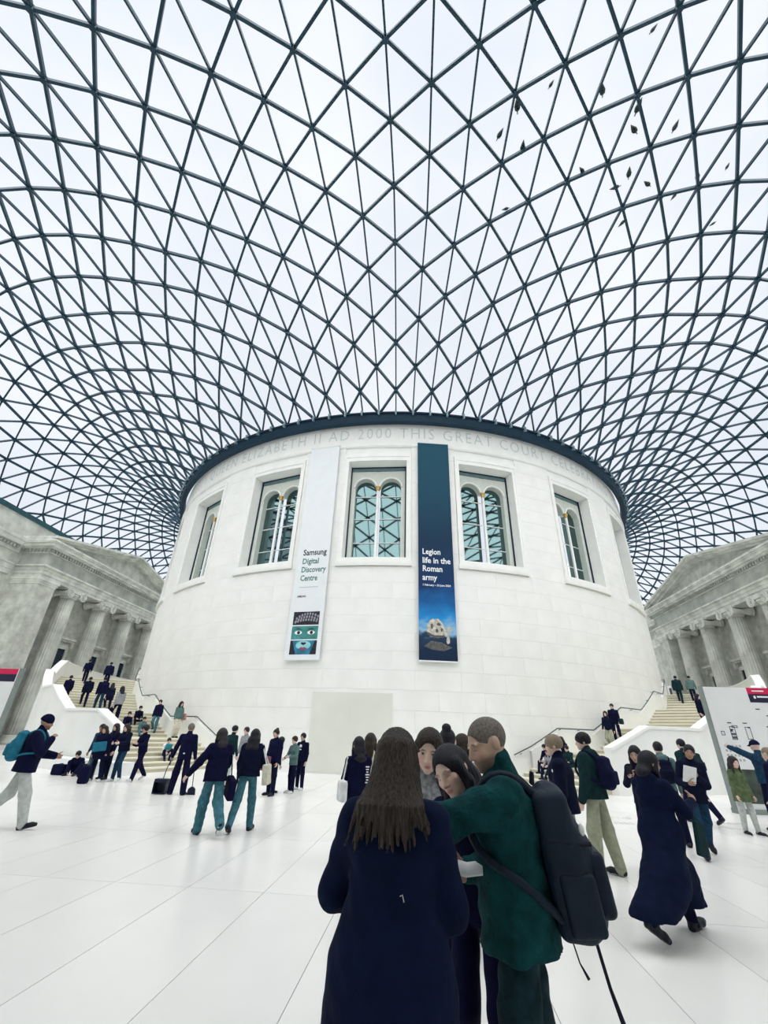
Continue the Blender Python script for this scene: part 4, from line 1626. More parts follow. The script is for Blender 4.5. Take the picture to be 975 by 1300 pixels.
def hair_prims(J, p, vox):
    hs = p.get('hs', 1.0) * (0.5 + 0.5 * J['s'])
    Rh, o = J['Rh'], J['head']
    h = lambda x, y, z: o + Rh @ V(x, y, z) * hs
    E = lambda c, r, k=0.02: ell(h(*c), V(*r) * hs, Rh, k)
    st = p.get('hair', 'short')
    t = max(0.0, 0.6 * vox - 0.004)
    n_up, n_f = Rh[:, 2], Rh[:, 1]
    face = carve(E((0, 0.108, 0.072), (0.070 - t, 0.066, 0.096)))
    if st == 'buzz':
        return [E((0, -0.013, 0.137), (0.0785 + t, 0.0985 + t, 0.0895 + t)), carve(E((0, 0.118, 0.105), (0.10, 0.066, 0.088))), cut(-n_up + 0.55 * n_f, h(0, 0.01, 0.098)), carve(E((0.078, 0.0, 0.09), (0.03, 0.03, 0.05))), carve(E((-0.078, 0.0, 0.09), (0.03, 0.03, 0.05)))]
    cap = [E((0, -0.014, 0.138), (0.085 + t, 0.106 + t, 0.098 + t)), face]
    if st == 'short':
        return [E((0, -0.012, 0.140), (0.084 + t, 0.104 + t, 0.096 + t)), face, carve(E((0, 0.11, 0.10), (0.064 - t, 0.062, 0.036))), cut(-n_up + 0.35 * n_f, h(0, -0.02, 0.060))]
    if st == 'mop':
        return [E((0, -0.010, 0.142), (0.092 + t, 0.112 + t, 0.102 + t)), carve(E((0, 0.115, 0.060), (0.07 - t, 0.066, 0.075))), cut(-n_up, h(0, -0.02, 0.075)), fold(lambda X, Y, Z: 0.003 * np.sin(X * 160 + Z * 40) * np.sin(Y * 130))]
    if st == 'beanie':
        return [E((0, -0.014, 0.145), (0.090 + t, 0.110 + t, 0.106 + t)), cut(-n_up - 0.25 * n_f, h(0, 0.0, 0.112))]
    if st == 'cap':
        return [E((0, -0.012, 0.145), (0.088 + t, 0.106 + t, 0.096 + t)), cut(-n_up, h(0, 0, 0.13)), cone(h(0, 0.06, 0.139), h(0, 0.14, 0.134), 0.012 + t, 0.010 + t, 0.01, (Rh[:, 0], 5.0))]
    if st == 'hood':
        return [E((0, -0.02, 0.12), (0.105 + t, 0.125 + t, 0.125 + t)), cone(h(0, -0.05, 0.06), h(0, -0.06, -0.05), 0.09, 0.10, 0.05, (Rh[:, 0], 1.3)), carve(E((0, 0.11, 0.085), (0.072, 0.09, 0.10)))]
    if st == 'afro':
        return [E((0, -0.02, 0.155), (0.125, 0.13, 0.115)), carve(E((0, 0.11, 0.075), (0.068, 0.075, 0.085))), cut(-n_up, h(0, 0, 0.045)), fold(lambda X, Y, Z: 0.004 * np.sin(X * 120) * np.sin(Y * 110) * np.sin(Z * 130))]
    if st == 'bun':
        return cap + [cut(-n_up + 0.5 * n_f, h(0, -0.03, 0.055)), E((0, -0.075, 0.225), (0.048, 0.048, 0.045), 0.015)]
    if st == 'tied':
        return cap + [cut(-n_up + 0.5 * n_f, h(0, -0.03, 0.050)), cone(h(0, -0.105, 0.13), h(0, -0.12, 0.02), 0.03, 0.022, 0.02)]
    if st == 'strands':                              # long loose hair falling over a coat's back, lock by lock
        bk = -J['Rt'][:, 1]
        xr = J['Rt'][:, 0]
        P = [E((0, -0.014, 0.138), (0.083, 0.104, 0.097)), carve(E((0, 0.108, 0.078), (0.068, 0.066, 0.096)))]
        g = np.random.default_rng(3)
        for k in range(46):
            f = -1 + 2 * k / 45.0
            a = f * rad(118)
            s0 = h(0.074 * math.sin(a), -0.012 - 0.092 * math.cos(a), 0.155)
            s1 = h(0.083 * math.sin(a), -0.014 - 0.094 * math.cos(a), 0.07)
            wd = 0.125 if k % 3 else 0.115
            ln = p.get('hlen', 0.27) * (1 - 0.28 * abs(f) ** 2) * g.uniform(0.70, 1.10) + (0.05 if f < -0.6 else 0)
            y2 = 0.10 + 0.055 * (1 - f * f)
            s2 = J['neck'] + xr * wd * f + bk * y2 - V(0, 0, 0.02)
            s3 = s2 + xr * 0.045 * f * (1 + 0.3 * g.uniform(-1, 1)) + bk * (0.03 - 0.02 * abs(f)) - V(0, 0, ln - 0.06)
            r = 0.0125
            P += [cone(s0, s1, r * 1.1, r * 1.2, 0.006), cone(s1, s2, r * 1.25, r * 1.15, 0.006), cone(s2, s3, r * 1.1, r * 0.28, 0.005)]
        oh = h(0, -0.012, 0.1)
        P.append(fold(lambda X, Y, Z: 0.0022 * np.sin(np.arctan2(X - oh[0], -(Y - oh[1])) * 46 + 25 * Z) + 0.0012 * np.sin(np.arctan2(X - oh[0], -(Y - oh[1])) * 83 - 9 * Z)))
        P += [cone(h(0, -0.08, 0.13), J['neck'] + bk * 0.085, 0.055, 0.05, 0.02, (xr, 1.3)), cone(J['neck'] + bk * 0.085, J['neck'] + bk * 0.115 - V(0, 0, p.get('hlen', 0.27) * 0.72), 0.045, 0.02, 0.01, (xr, 2.2))]
        return P
    if st in ('long', 'bob'):
        ln = p.get('hlen', 0.30 if st == 'long' else 0.06)
        dn = V(0, 0, -1.0)
        bk = -J['Rt'][:, 1]
        xa = Rh[:, 0]
        a = h(0, -0.055, 0.12)
        b = h(0, -0.065, 0.03) + bk * 0.01
        wd = p.get('hwide', 1.45)
        P = cap + [cone(a, b, 0.066 * hs + t, 0.060 * hs + t, 0.03, (xa, 1.22)), cone(b, b + dn * ln * 0.55 + bk * 0.035, 0.060 * hs + t, 0.056 * hs + t, 0.03, (xa, wd)), cone(b + dn * ln * 0.55 + bk * 0.035, b + dn * ln + bk * 0.035, 0.054 * hs + t, 0.035 * hs + t, 0.03, (xa, wd * 1.15))]
        for q in (-1, 1):
            if p.get('front', True):
                P.append(cone(h(q * 0.066, 0.018, 0.135), h(q * 0.078, 0.012, 0.03), 0.028 * hs + t, 0.026 * hs + t, 0.02))
                P.append(cone(h(q * 0.078, 0.012, 0.03), h(q * 0.085, 0.03, 0.02) + dn * min(ln * 0.7, 0.2), 0.026 * hs + t, 0.018 * hs + t, 0.02))
        bz = p.get('brow', 0.0)
        P.append(carve(E((0, 0.112, 0.082 + bz), (0.064 - t + bz * 0.4, 0.064 + bz * 0.3, 0.094))))
        if vox < 0.010:
            oh = h(0, -0.012, 0.1)
            P.append(fold(lambda X, Y, Z: 0.0018 * np.sin(np.arctan2(X - oh[0], -(Y - oh[1])) * 40 + 18 * Z)))
        return P
    return cap


def wrinkle(amp, f=22.0, ph=0.0):
    def fn(X, Y, Z):
        return amp * (np.sin(f * (X * 0.9 + Z * 1.3) + ph) * np.sin(f * (Y * 1.1 - Z * 0.8) + 1.7 * ph) + 0.5 * np.sin(f * 2.1 * (Z + 0.4 * X) + 2 * ph) * np.sin(f * 1.7 * (X - Y) + ph))
    return fold(fn)


def top_prims(J, p, vox):
    """jacket / coat: torso, sleeves, collar; cut off straight at hem and cuffs"""
    s, Rt, Rh = J['s'], J['Rt'], J['Rh']
    bulk = p.get('bulk', 0.0)
    xa = Rt[:, 0]
    T = lambda x, y, z: J['pel'] + Rt @ V(x, y, z) * s
    hem = p.get('hem', -0.08)
    m = p.get('sex', 'f') == 'm'
    P = []
    if hem < -0.2:                                    # long coat: skirt round the legs
        zh = J['pel'][2] + hem * s
        for q in (-1, 1):
            kn, an, hp = J['knee', q], J['ank', q], J['hip', q]
            P.append(cone(hp, kn, (0.135 + bulk) * s, (0.125 + bulk) * s * p.get('flare', 1.0), 0.14))
            e = an if zh < kn[2] else kn
            P.append(cone(kn, an, (0.125 + bulk) * s * p.get('flare', 1.0), (0.14 + bulk) * s * p.get('flare', 1.0), 0.14))
        md = (J['knee', -1] + J['knee', 1]) / 2
        P.append(cone(J['pel'], md, 0.13 * s, 0.12 * s * p.get('flare', 1.0), 0.1))
        if p.get('tail'):
            P.append(cone(J['pel'], J['pel'] + np.asarray(p['tail'], float) * s, 0.12 * s, 0.10 * s, 0.12))
        P.append(cut((0, 0, -1), (0, 0, zh)))
    P += [cone(T(0, 0, min(hem, 0.0) if hem > -0.2 else -0.06), T(0, 0, 0.10), (0.134 + bulk) * s, (0.116 + bulk) * s, 0.05, (xa, 1.30)),
          cone(T(0, 0.0, 0.10), T(0, 0.0, 0.34), (0.114 + bulk) * s, (0.120 + bulk) * s, 0.05, (xa, 1.28)),
          cone(T(0, -0.005, 0.34), T(0, -0.01, 0.43), (0.116 + bulk) * s, (0.070 + bulk * 0.4) * s, 0.05, (xa, 1.3))]
    if hem > -0.2:
        P.append(cut(-Rt[:, 2], T(0, 0, hem)))
    for q in (-1, 1):
        P.append(cone(J['neck'] - Rt[:, 2] * 0.045 * s, J['sh', q] + Rt[:, 2] * 0.004 * s, (0.050 + bulk * 0.3) * s, (0.054 + bulk * 0.4) * s, 0.04))
    for q in (-1, 1):
        cf = J['wr', q] * 0.96 + J['el', q] * 0.04
        P += [cone(J['sh', q], J['el', q], (0.062 + bulk * 0.6) * s, (0.053 + bulk * 0.6) * s, 0.035), cone(J['el', q], cf, (0.054 + bulk * 0.6) * s, (0.038 + bulk * 0.5) * s, 0.02)]
    nk = J['neck']
    col = p.get('collar', 0.03)
    P.append(cone(nk - Rt[:, 2] * 0.04 * s, nk + (Rt[:, 2] * (0.005 + col) + Rt[:, 1] * 0.008) * s, (0.075 + bulk * 0.4) * s, 0.066 * s, 0.03))
    if p.get('hoodback'):
        P += [cone(nk + Rt @ V(-0.07, -0.06, 0.0) * s, nk + Rt @ V(0.07, -0.06, 0.0) * s, 0.045 * s, 0.045 * s, 0.03), ell(nk + Rt @ V(0, -0.095, -0.05) * s, V(0.10, 0.05, 0.09) * s, Rt, 0.03)]
    if p.get('folds', 0):
        P.append(wrinkle(p['folds'], 24, p.get('seed', 1)))
    return P


def leg_prims(J, p, vox):
    s, Rt = J['s'], J['Rt']
    w = p.get('legw', 1.0)
    P = [ell(J['pel'] + V(0, 0, 0.0) * s, V(0.148, 0.104, 0.125) * s, None, 0.03)]
    for q in (-1, 1):
        an = J['ank', q] + unit(J['ank', q] - J['knee', q]) * 0.02 * s
        P += [cone(J['hip', q], J['knee', q], 0.079 * s, max(0.070, 0.076 * w) * s, 0.03), cone(J['knee', q], an, max(0.070, 0.076 * w) * s, p.get('cuff', 0.056) * s * w, 0.03)]
    if p.get('skirt'):
        zh = J['pel'][2] - p['skirt'] * s
        P.append(cone(J['pel'], J['pel'] - V(0, 0, p['skirt']) * s, 0.15 * s, 0.22 * s, 0.08))
        P.append(cut((0, 0, -1), (0, 0, zh)))
    if p.get('folds', 0):
        P.append(wrinkle(p['folds'], 26, p.get('seed', 1) + 1))
    return P


def shoe_prims(J, q, p):
    s = J['s']
    t, dn = J['toe', q], J['dn', q]
    hl, bl = J['heel', q], J['ball', q]
    P = [cone(hl, bl, 0.043 * s, 0.044 * s, 0.02), cone(bl, bl + t * 0.052 * s, 0.044 * s, 0.030 * s, 0.02), cone(J['ank', q] + dn * 0.0, hl * 0.6 + bl * 0.4, 0.047 * s, 0.045 * s, 0.03)]
    if p.get('boots'):
        P.append(cone(J['ank', q] * 0.72 + J['knee', q] * 0.28, J['ank', q], 0.058 * s, 0.052 * s, 0.02))
    P.append(cut(dn, hl + dn * 0.034 * s))
    return P


PEOPLE = {}


def fit_height(pos, py):
    """standing height whose crown reaches image row py above the spot pos"""
    return float(min(np.arange(1.0, 2.1, 0.005), key=lambda h: abs(proj(np.asarray(pos) + V(0, 0, h))[1] - py)))


def person(key, label, pos, face, p, group=None):
    """face: compass heading of the figure, degrees clockwise from north (away from the camera)"""
    d = math.hypot(pos[0] - CAM[0], pos[1] - CAM[1])
    vox = p.get('vox', float(np.clip(d * 0.0013, 0.0065, 0.024)))
    J = skeleton(p)
    bv = p.get('bvox', vox)
    v, q = surface(body_prims(J, p, bv), bv)
    me = np_mesh('person', v, q, M_skin)
    tint = np.concatenate([paint_head(v, J, p), np.ones((len(v), 1))], 1).astype(np.float32)
    at = me.color_attributes.new('tint', 'FLOAT_COLOR', 'POINT')
    at.data.foreach_set('color', tint.ravel())
    o = link('person', me, None, pos, label=label, cat='person', group=group)
    o.rotation_euler = (0, 0, -rad(face))
    PEOPLE[key] = (o, J, p)
    if p.get('hair', 'short') != 'none':
        hn = {'beanie': 'knitted_hat', 'cap': 'cap', 'hood': 'hood'}.get(p.get('hair', 'short'), 'hair')
        hm = CL[p['hatcol']] if p.get('hatcol') else HAIR[p.get('hcol', 'dark')]
        solid(hn, hair_prims(J, p, vox), p.get('hvox', vox), hm, o)
    solid(p.get('topname', 'jacket'), top_prims(J, p, vox), p.get('tvox', vox), CL[p.get('top', 'navy')], o)
    solid('trousers', leg_prims(J, p, vox), p.get('lvox', vox), CL[p.get('legs_col', 'ink')], o)
    for s in (-1, 1):
        sh = solid('shoe', shoe_prims(J, s, p), min(vox, 0.014), SHOE[p.get('shoe', 'dark')], o)
        if p.get('sole'):
            t, dn = J['toe', s], J['dn', s]
            hl, bl = J['heel', s], J['ball', s]
            lat = np.cross(t, dn)
            sp = [cone(hl + dn * 0.026 * J['s'], bl + t * 0.05 * J['s'] + dn * 0.026 * J['s'], 0.012, 0.012, 0.01, (lat, 3.8)), cut(dn, hl + dn * 0.036 * J['s'])]
            solid('sole', sp, min(vox, 0.012) * 0.8, SHOE['sole'], sh)
    return o


def to_world(o, q):
    a = o.rotation_euler[2]
    return np.array(o.location) + rz(a) @ np.asarray(q, float)


def heading_R(o):
    return rz(o.rotation_euler[2])


WALK = dict(legs=((20, 2, 6), (-16, 2, 26)), foot=(-12, 28), lean=4, arms=(dict(f=-14, o=8, e=12), dict(f=18, o=8, e=22)))
WALK2 = dict(legs=((-16, 2, 26), (20, 2, 6)), foot=(28, -12), lean=4, arms=(dict(f=18, o=8, e=22), dict(f=-14, o=8, e=12)))
STAND = dict(legs=((4, 4, 4), (-3, 4, 3)))
STEPUP = dict(legs=((38, 3, 45), (-8, 3, 8)), foot=(0, 12), lean=7, arms=(dict(f=-8, o=9, e=25), dict(f=14, o=9, e=30)))
SIT = dict(legs=((82, 9, 88), (78, 9, 80)), lean=14, arms=(dict(f=38, o=8, e=50, **{'in': 25}), dict(f=38, o=8, e=50, **{'in': 25})))


def mk(*ds, **kw):
    r = {}
    for d in ds:
        r.update(d)
    r.update(kw)
    return r


# ------------------------------------------------------------------ bags
def backpack(o, J, col, label, w=0.15, h=0.25, dep=0.10, vox=0.012, zoff=0.22, group=None, tilt=0.0, gap=0.0, R=None):
    """rucksack on a figure's back, in the figure's own axes; straps over both shoulders"""
    s, Rt = J['s'], J['Rt']
    jk = [q for q in o.children if q.name.split('.')[0] in ('jacket', 'fleece_jacket', 'puffer_jacket', 'hooded_top', 'coat')][0]
    jb = BVHTree.FromPolygons([q.co.copy() for q in jk.data.vertices], [tuple(q.vertices) for q in jk.data.polygons])
    mid = J['pel'] + Rt @ V(0, 0, zoff + h * 0.15) * s
    hit = jb.ray_cast(Vector(mid + Rt @ V(0, -0.6, 0)), Vector(Rt[:, 1]))
    back = 0.6 - hit[3] if hit[0] is not None else 0.14
    c = mid + Rt @ V(0, -back - 0.70 * dep - 0.04 + 0.018 - gap, 0)
    root = link('backpack', None, None, o.location, label=label, cat='backpack', group=group)
    root.rotation_euler = o.rotation_euler
    root.empty_display_size = 0.2
    B = Rt @ rx(rad(tilt))
    solid('bag_body', [cone(c + B @ V(0, dep * 0.35, h * 0.72), c + B @ V(0, 0, 0), dep * 0.55, dep * 0.95, 0.04, (B[:, 0], w / dep)), cone(c + B @ V(0, 0, 0), c + B @ V(0, -dep * 0.05, -h * 0.68), dep * 0.95, dep * 0.92, 0.04, (B[:, 0], w / dep)), rbox(c + B @ V(0, dep * 0.35, -0.05 * h), V(w - 0.05, dep * 0.35, h * 0.72), B, 0.04, 0.04)], vox, CL[col], root)
    solid('front_pocket', [rbox(c + B @ V(0, -dep * 0.88, -h * 0.34), V(w * 0.55, 0.012, h * 0.28), B, 0.028)], vox, CL[col], root)
    for q in (-1, 1):
        a = c + B @ V(q * w * 0.5, dep * 0.8, h * 0.72)
        sh = J['sh', q] * 0.72 + J['neck'] * 0.28 + Rt @ V(0, 0.0, 0.055) * s
        f1 = J['pel'] + Rt @ V(q * 0.115, 0.150, 0.34) * s
        f2 = J['pel'] + Rt @ V(q * 0.150, 0.105, 0.20) * s
        b = c + B @ V(q * w * 0.8, dep * 0.7, -h * 0.7)
        st = MB()
        pts = [Vector(x) for x in (a, sh, f1, f2, b)]
        fine = []
        for i in range(len(pts) - 1):
            p0, p1, p2, p3 = pts[max(i - 1, 0)], pts[i], pts[i + 1], pts[min(i + 2, len(pts) - 1)]
            for t in np.linspace(0, 1, 6)[:-1] if i < len(pts) - 2 else np.linspace(0, 1, 6):
                t = float(t)
                fine.append(0.5 * ((2 * p1) + (p2 - p0) * t + (2 * p0 - 5 * p1 + 4 * p2 - p3) * t * t + (3 * p1 - p0 - 3 * p2 + p3) * t ** 3))
        for _ in range(2):
            for i_, pt in enumerate(fine):
                loc, nn, _k, dd = jb.find_nearest(pt)
                if (pt - loc).dot(nn) < 0.012:
                    fine[i_] = loc + nn * 0.012
            fine = [fine[0]] + [(fine[i_ - 1] + fine[i_] * 2 + fine[i_ + 1]) / 4 for i_ in range(1, len(fine) - 1)] + [fine[-1]]
        for i_, pt in enumerate(fine):
            loc, nn, _k, dd = jb.find_nearest(pt)
            if (pt - loc).dot(nn) < 0.008:
                fine[i_] = loc + nn * 0.008
        st.tube(fine, 0.018, 6)
        st.build('shoulder_strap', CL[col], root, smooth=True)
    return root, c, B


def held(name, label, cat, prims, vox, m, o=None, group=None):
    """a loose thing: mesh built in a figure's axes, then set free at top level"""
    v, q = surface(prims, vox)
    c = (v.max(0) + v.min(0)) / 2
    c[2] = v[:, 2].min()
    ob = link(name, np_mesh(name, v - c, q, m), None, None, label=label, cat=cat, group=group)
    if o is not None:
        ob.location = tuple(to_world(o, c))
        ob.rotation_euler = o.rotation_euler
    else:
        ob.location = tuple(c)
    return ob
# ================================================================== the two map boards
M_sign = mat('sign_board_white', (0.78, 0.80, 0.81), 0.5, 0.03, 2)
M_signedge = mat('sign_edge_grey', (0.22, 0.26, 0.25), 0.5, 0.08, 4)
M_signred = mat('sign_red', (0.62, 0.02, 0.09), 0.5, 0.05, 3)
M_signink = mat('sign_ink', (0.02, 0.02, 0.05), 0.5, 0.1, 3)
M_signgrey = mat('sign_plan_grey', (0.42, 0.46, 0.46), 0.6, 0.1, 3)


def map_board(x0, x1, y, label, red0):
    root = empty('map_board', (x0, y, 0), label=label, cat='sign')
    w = x1 - x0
    MB().box(0, w, 0, 0.16, 0.10, 3.30).build('board_panel', M_sign, root)
    MB().box(-0.05, w + 0.05, -0.06, 0.22, 0, 0.12).build('board_base', M_signedge, root)
    MB().box(-0.045, 0.0, -0.02, 0.18, 0.10, 3.32).build('board_edge', M_signedge, root)
    MB().box(w, w + 0.045, -0.02, 0.18, 0.10, 3.32).build('board_edge', M_signedge, root)
    r0 = red0 - x0
    flat(root, 'red_header', [(r0, 3.12), (r0 + 1.5, 3.12), (r0 + 1.5, 3.30), (r0, 3.30)], M_signred, -0.005)
    flat(root, 'black_header', [(r0, 2.88), (r0 + 1.5, 2.88), (r0 + 1.5, 3.12), (r0, 3.12)], M_signink, -0.005)
    for (x, z, w_, h_) in ((0.14, 3.19, 0.34, 0.035), (0.14, 2.99, 0.06, 0.08), (0.24, 3.02, 0.62, 0.045)):
        flat(root, 'header_line', [(r0 + x, z), (r0 + x + w_, z), (r0 + x + w_, z + h_), (r0 + x, z + h_)], M_bwt, -0.007)
    return root


signR = map_board(11.47, 15.2, -28.92, 'tall white map board with red header beside the east stair', 12.75)
# plan of the rooms and pictograms on the right-hand board
for (x, z, w, h) in ((0.44, 1.84, 0.15, 0.34), (0.88, 1.86, 0.15, 0.32), (0.17, 1.95, 0.10, 0.10), (0.52, 2.16, 0.16, 0.05)):
    t_ = 0.014
    for (a, b, c, d_) in ((x, z, w, t_), (x, z + h, w, t_), (x, z, t_, h), (x + w - t_, z, t_, h)):
        flat(signR, 'plan_line', [(a, b), (a + c, b), (a + c, b + d_), (a, b + d_)], M_signink, -0.005)
for q in range(10):
    x, z = 0.46 + 0.03 * (q % 4), 1.87 + 0.09 * (q // 4)
    flat(signR, 'plan_room', [(x, z), (x + 0.022, z), (x + 0.022, z + 0.06), (x, z + 0.06)], M_signink, -0.005)
for r in range(4):
    for q in range(5):
        flat(signR, 'plan_room', [(0.15 + 0.10 * q, 1.64 - 0.12 * r), (0.21 + 0.10 * q, 1.64 - 0.12 * r), (0.21 + 0.10 * q, 1.70 - 0.12 * r), (0.15 + 0.10 * q, 1.70 - 0.12 * r)], M_signgrey, -0.004)
for z in (0.94, 1.11):
    flat(signR, 'pictogram', oval(0.17, z, 0.022, 0.035, 12), M_signink, -0.005)
for (x, z, w) in ((0.42, 2.28, 0.12), (0.46, 2.10, 0.08), (0.86, 2.28, 0.12), (0.96, 2.16, 0.06), (1.36, 2.68, 0.12), (1.60, 2.50, 0.4), (1.5, 2.2, 0.5)):
    flat(signR, 'text_line', [(x, z), (x + w, z), (x + w, z + 0.025), (x, z + 0.025)], M_signink, -0.005)
M_poster = mat('poster_dark_olive', (0.05, 0.07, 0.06), 0.6, 0.5, 3)
flat(signR, 'poster', [(0.42, 0.25), (1.15, 0.25), (1.15, 1.08), (0.42, 1.08)], M_poster, -0.005)
signL = map_board(-15.2, -11.45, -29.4, 'tall white board with red and black header before the west columns', -13.0)
for q in range(5):
    z = 2.42 - 0.34 * q
    flat(signL, 'text_line', [(1.75, z), (2.55, z), (2.55, z + 0.06), (1.75, z + 0.06)], M_signink, -0.005)
    flat(signL, 'text_line', [(1.75, z - 0.12), (2.95, z - 0.12), (2.95, z - 0.10), (1.75, z - 0.10)], M_signgrey, -0.005)


# ================================================================== placing
def at(px, py, d, z=0.0):
    r = ray(px, py)
    q = CAM + r * d / math.hypot(r[0], r[1])
    return np.array([q[0], q[1], z])


def on_stair(px, py, side, r0=22.7, r1=26.5):
    """the spot on a tread that the pixel shows"""
    best = None
    for az in np.arange(18.6, 75.0, 0.25):
        if abs((az - 18.5) % 0.9286 - 0.46) > 0.42 and az < 24.5:
            continue
        for r in np.arange(r0, r1, 0.25):
            q = np.array(pol(r, side * az, step_z(az)))
            e = proj(q)
            e = math.hypot(e[0] - px, e[1] - py) + 0.02 * az
            if best is None or e < best[0]:
                best = (e, q)
    return best[1]


def step_z(a):
    """tread height (stepped) at unsigned azimuth a"""
    z = 0.0
    for a0, a1 in FL:
        if a >= a1:
            z += RISE * NST
        elif a > a0:
            return z + RISE * (math.floor((a - a0) / (a1 - a0) * NST) + 1)
    return z


def stair_spot(az, r, side):
    p = pol(r, side * az, 0)
    return np.array([p[0], p[1], step_z(az)])


def plant(pos, face, lat, fwd, s=1.0, reach=0.22):
    """nearest spot to (lat, fwd) in front of pos where heel and toe of one foot lie on the same tread; figure axes, height above pos"""
    R = rz(-rad(face))

    def zz(y, x):
        w = np.asarray(pos, float) + R @ V(x, y, 0)
        r, a = math.hypot(w[0], w[1]), abs(math.degrees(math.atan2(w[0], -w[1])))
        return step_z(a) if 22.2 < r < 26.95 else None
    best = None
    for dy in np.arange(-reach, reach + 0.001, 0.02):
        for dx in (0.0, 0.04, -0.04, 0.08, -0.08):
            y, x = fwd + dy, lat + dx
            q = [zz(y + e * s, x + e2 * s) for e, e2 in ((-0.085, 0), (0.0, 0.045), (0.0, -0.045), (0.10, 0.045), (0.10, -0.045), (0.22, 0))]
            if None in q or max(q) - min(q) > 1e-6:
                continue
            e = abs(dy) + 1.5 * abs(dx)
            if best is None or e < best[0]:
                best = (e, x, y, q[0])
    if best is None:
        return (lat, fwd, zz(fwd, lat) - pos[2])
    return (best[1], best[2], best[3] - pos[2])


def stair_stance(pos, face, s=1.0, lead=0.0, rear=0.0):
    return (plant(pos, face, -0.09 * s, lead, s), plant(pos, face, 0.09 * s, rear, s))


def local(pos, face, w):
    """world point -> figure axes"""
    return rz(rad(face)) @ (np.asarray(w, float) - np.asarray(pos, float))


# ================================================================== the group in front
# woman with long hair, seen from behind
c1 = at(500, 1000, 2.06)
p1 = mk(STAND, H=1.65, hair='strands', hcol='brown', hlen=0.18, top='coat', hem=-0.62, flare=1.05, bulk=0.016, collar=0.05, lean=3, head=(0, 12, 0), folds=0.004, seed=2, topname='coat',
        arms=(dict(f=20, o=20, e=72, **{'in': 50}), dict(f=14, o=13, e=58, **{'in': 40})), vox=0.009, bvox=0.014, hvox=0.0048, legs_col='blackdenim', legs=((4, 6, 4), (-4, 6, 4)))
w1 = person('p1', 'woman with long straight brown hair and ankle-length dark coat, her back turned', c1, 6, p1)
# man in teal fleece
f2 = -82
c2 = at(651, 1100, 2.54)
hand2 = at(496, 1050, 2.40)
hand2[2] = 1.34
map_c = at(580, 1096, 2.40)
map_c[2] = 1.11
p2 = mk(STAND, H=1.735, sex='m', hair='buzz', hcol='grey', stubble=0.9, skin='mid', top='teal', hem=-0.11, bulk=0.032, collar=0.055, lean=3, head=(-26, 20, 0), folds=0.007, seed=5, down=True, topname='fleece_jacket',
        arms=(dict(to=local(c2, f2, hand2), hint=(-0.2, 0.0, -1.0), curl=20, palm=(0, 0, -1)), dict(to=local(c2, f2, map_c + V(0.06, 0.16, -0.03)), curl=45)), vox=0.0085, bvox=0.0062, legs_col='blackdenim', legw=1.12, legs=((4, 5, 4), (-5, 5, 4)))
w2 = person('p2', 'man with cropped grey hair in a teal fleece and jeans wearing a big backpack', c2, f2, p2)
# woman with dark hair looking down
f3 = 204
c3 = at(603, 1060, 2.99)
p3 = mk(STAND, H=1.585, hair='bob', hcol='black', hlen=0.06, hwide=1.2, brow=0.016, skin='pale', top='ink', hem=-0.06, lean=13, side=2, head=(12, 10, 24), folds=0.003, seed=3, down=True, mouth=True, topname='sweater',
        arms=(dict(f=-4, o=7, e=12), dict(to=local(c3, f3, map_c + V(-0.03, 0.02, -0.035)), curl=42, palm=(0, 0.2, 1), hint=(-0.25, -0.4, -1))), vox=0.0085, bvox=0.0056, hvox=0.006, legs_col='ink', legs=((4, 4, 4), (-4, 4, 4)), hs=1.10)
w3 = person('p3', 'dark-haired woman in navy sweater looking down, her lips parted', c3, f3, p3)
# woman with brown hair
f4 = 172
c4 = at(543, 1050, 3.46)
p4 = mk(STAND, H=1.65, hair='long', hcol='brown', hlen=0.30, hwide=1.4, brow=0.012, skin='pale', top='greyprint', hem=-0.10, lean=6, head=(12, 10, -4), folds=0.003, seed=4, mouth=True, bulk=0.01,
        arms=(dict(f=2, o=6, e=14), dict(f=4, o=6, e=18)), vox=0.0085, bvox=0.0060, hvox=0.007, legs_col='black', hs=1.12)
w4 = person('p4', 'woman with parted brown hair in a pale printed jacket, seen past the long-haired woman', c4, f4, p4)
# folded map they look at
fm = MB()
R_ = rz(rad(-8))
for k, (a, b) in enumerate(((-0.10, -0.03), (-0.03, 0.04), (0.04, 0.11))):
    h0, h1 = (0.0, 0.012) if k % 2 == 0 else (0.012, 0.0)
    v = []
    for (x, hh) in ((a, h0), (b, h1)):
        for y in (-0.07, 0.09):
            for dz in (0.0, 0.004):
                v.append((x, y, hh + dz + y * 0.10))
    fm.add(v, [(0, 1, 3, 2), (4, 6, 7, 5), (0, 4, 5, 1), (2, 3, 7, 6), (1, 5, 7, 3), (0, 2, 6, 4)])
M_paper = mat('white_paper', (0.84, 0.85, 0.86), 0.7, 0.03, 8)
fo = fm.build('folded_map', M_paper, None, loc=map_c, label='white folded map held between the four people', cat='map')
fo.rotation_euler = (0, 0, rad(-6))

# his rucksack
J2 = PEOPLE['p2'][1]
bp, bc, B2 = backpack(w2, J2, 'pack', 'large black rucksack with hanging straps on the man in teal', w=0.165, h=0.30, dep=0.105, vox=0.008, zoff=0.16, tilt=-4, gap=0.0)
M_web = mat('webbing_black', (0.006, 0.009, 0.025), 0.8, 0.15, 30)


def bag_pt(x, y, z):
    return bc + B2 @ V(x, y, z)


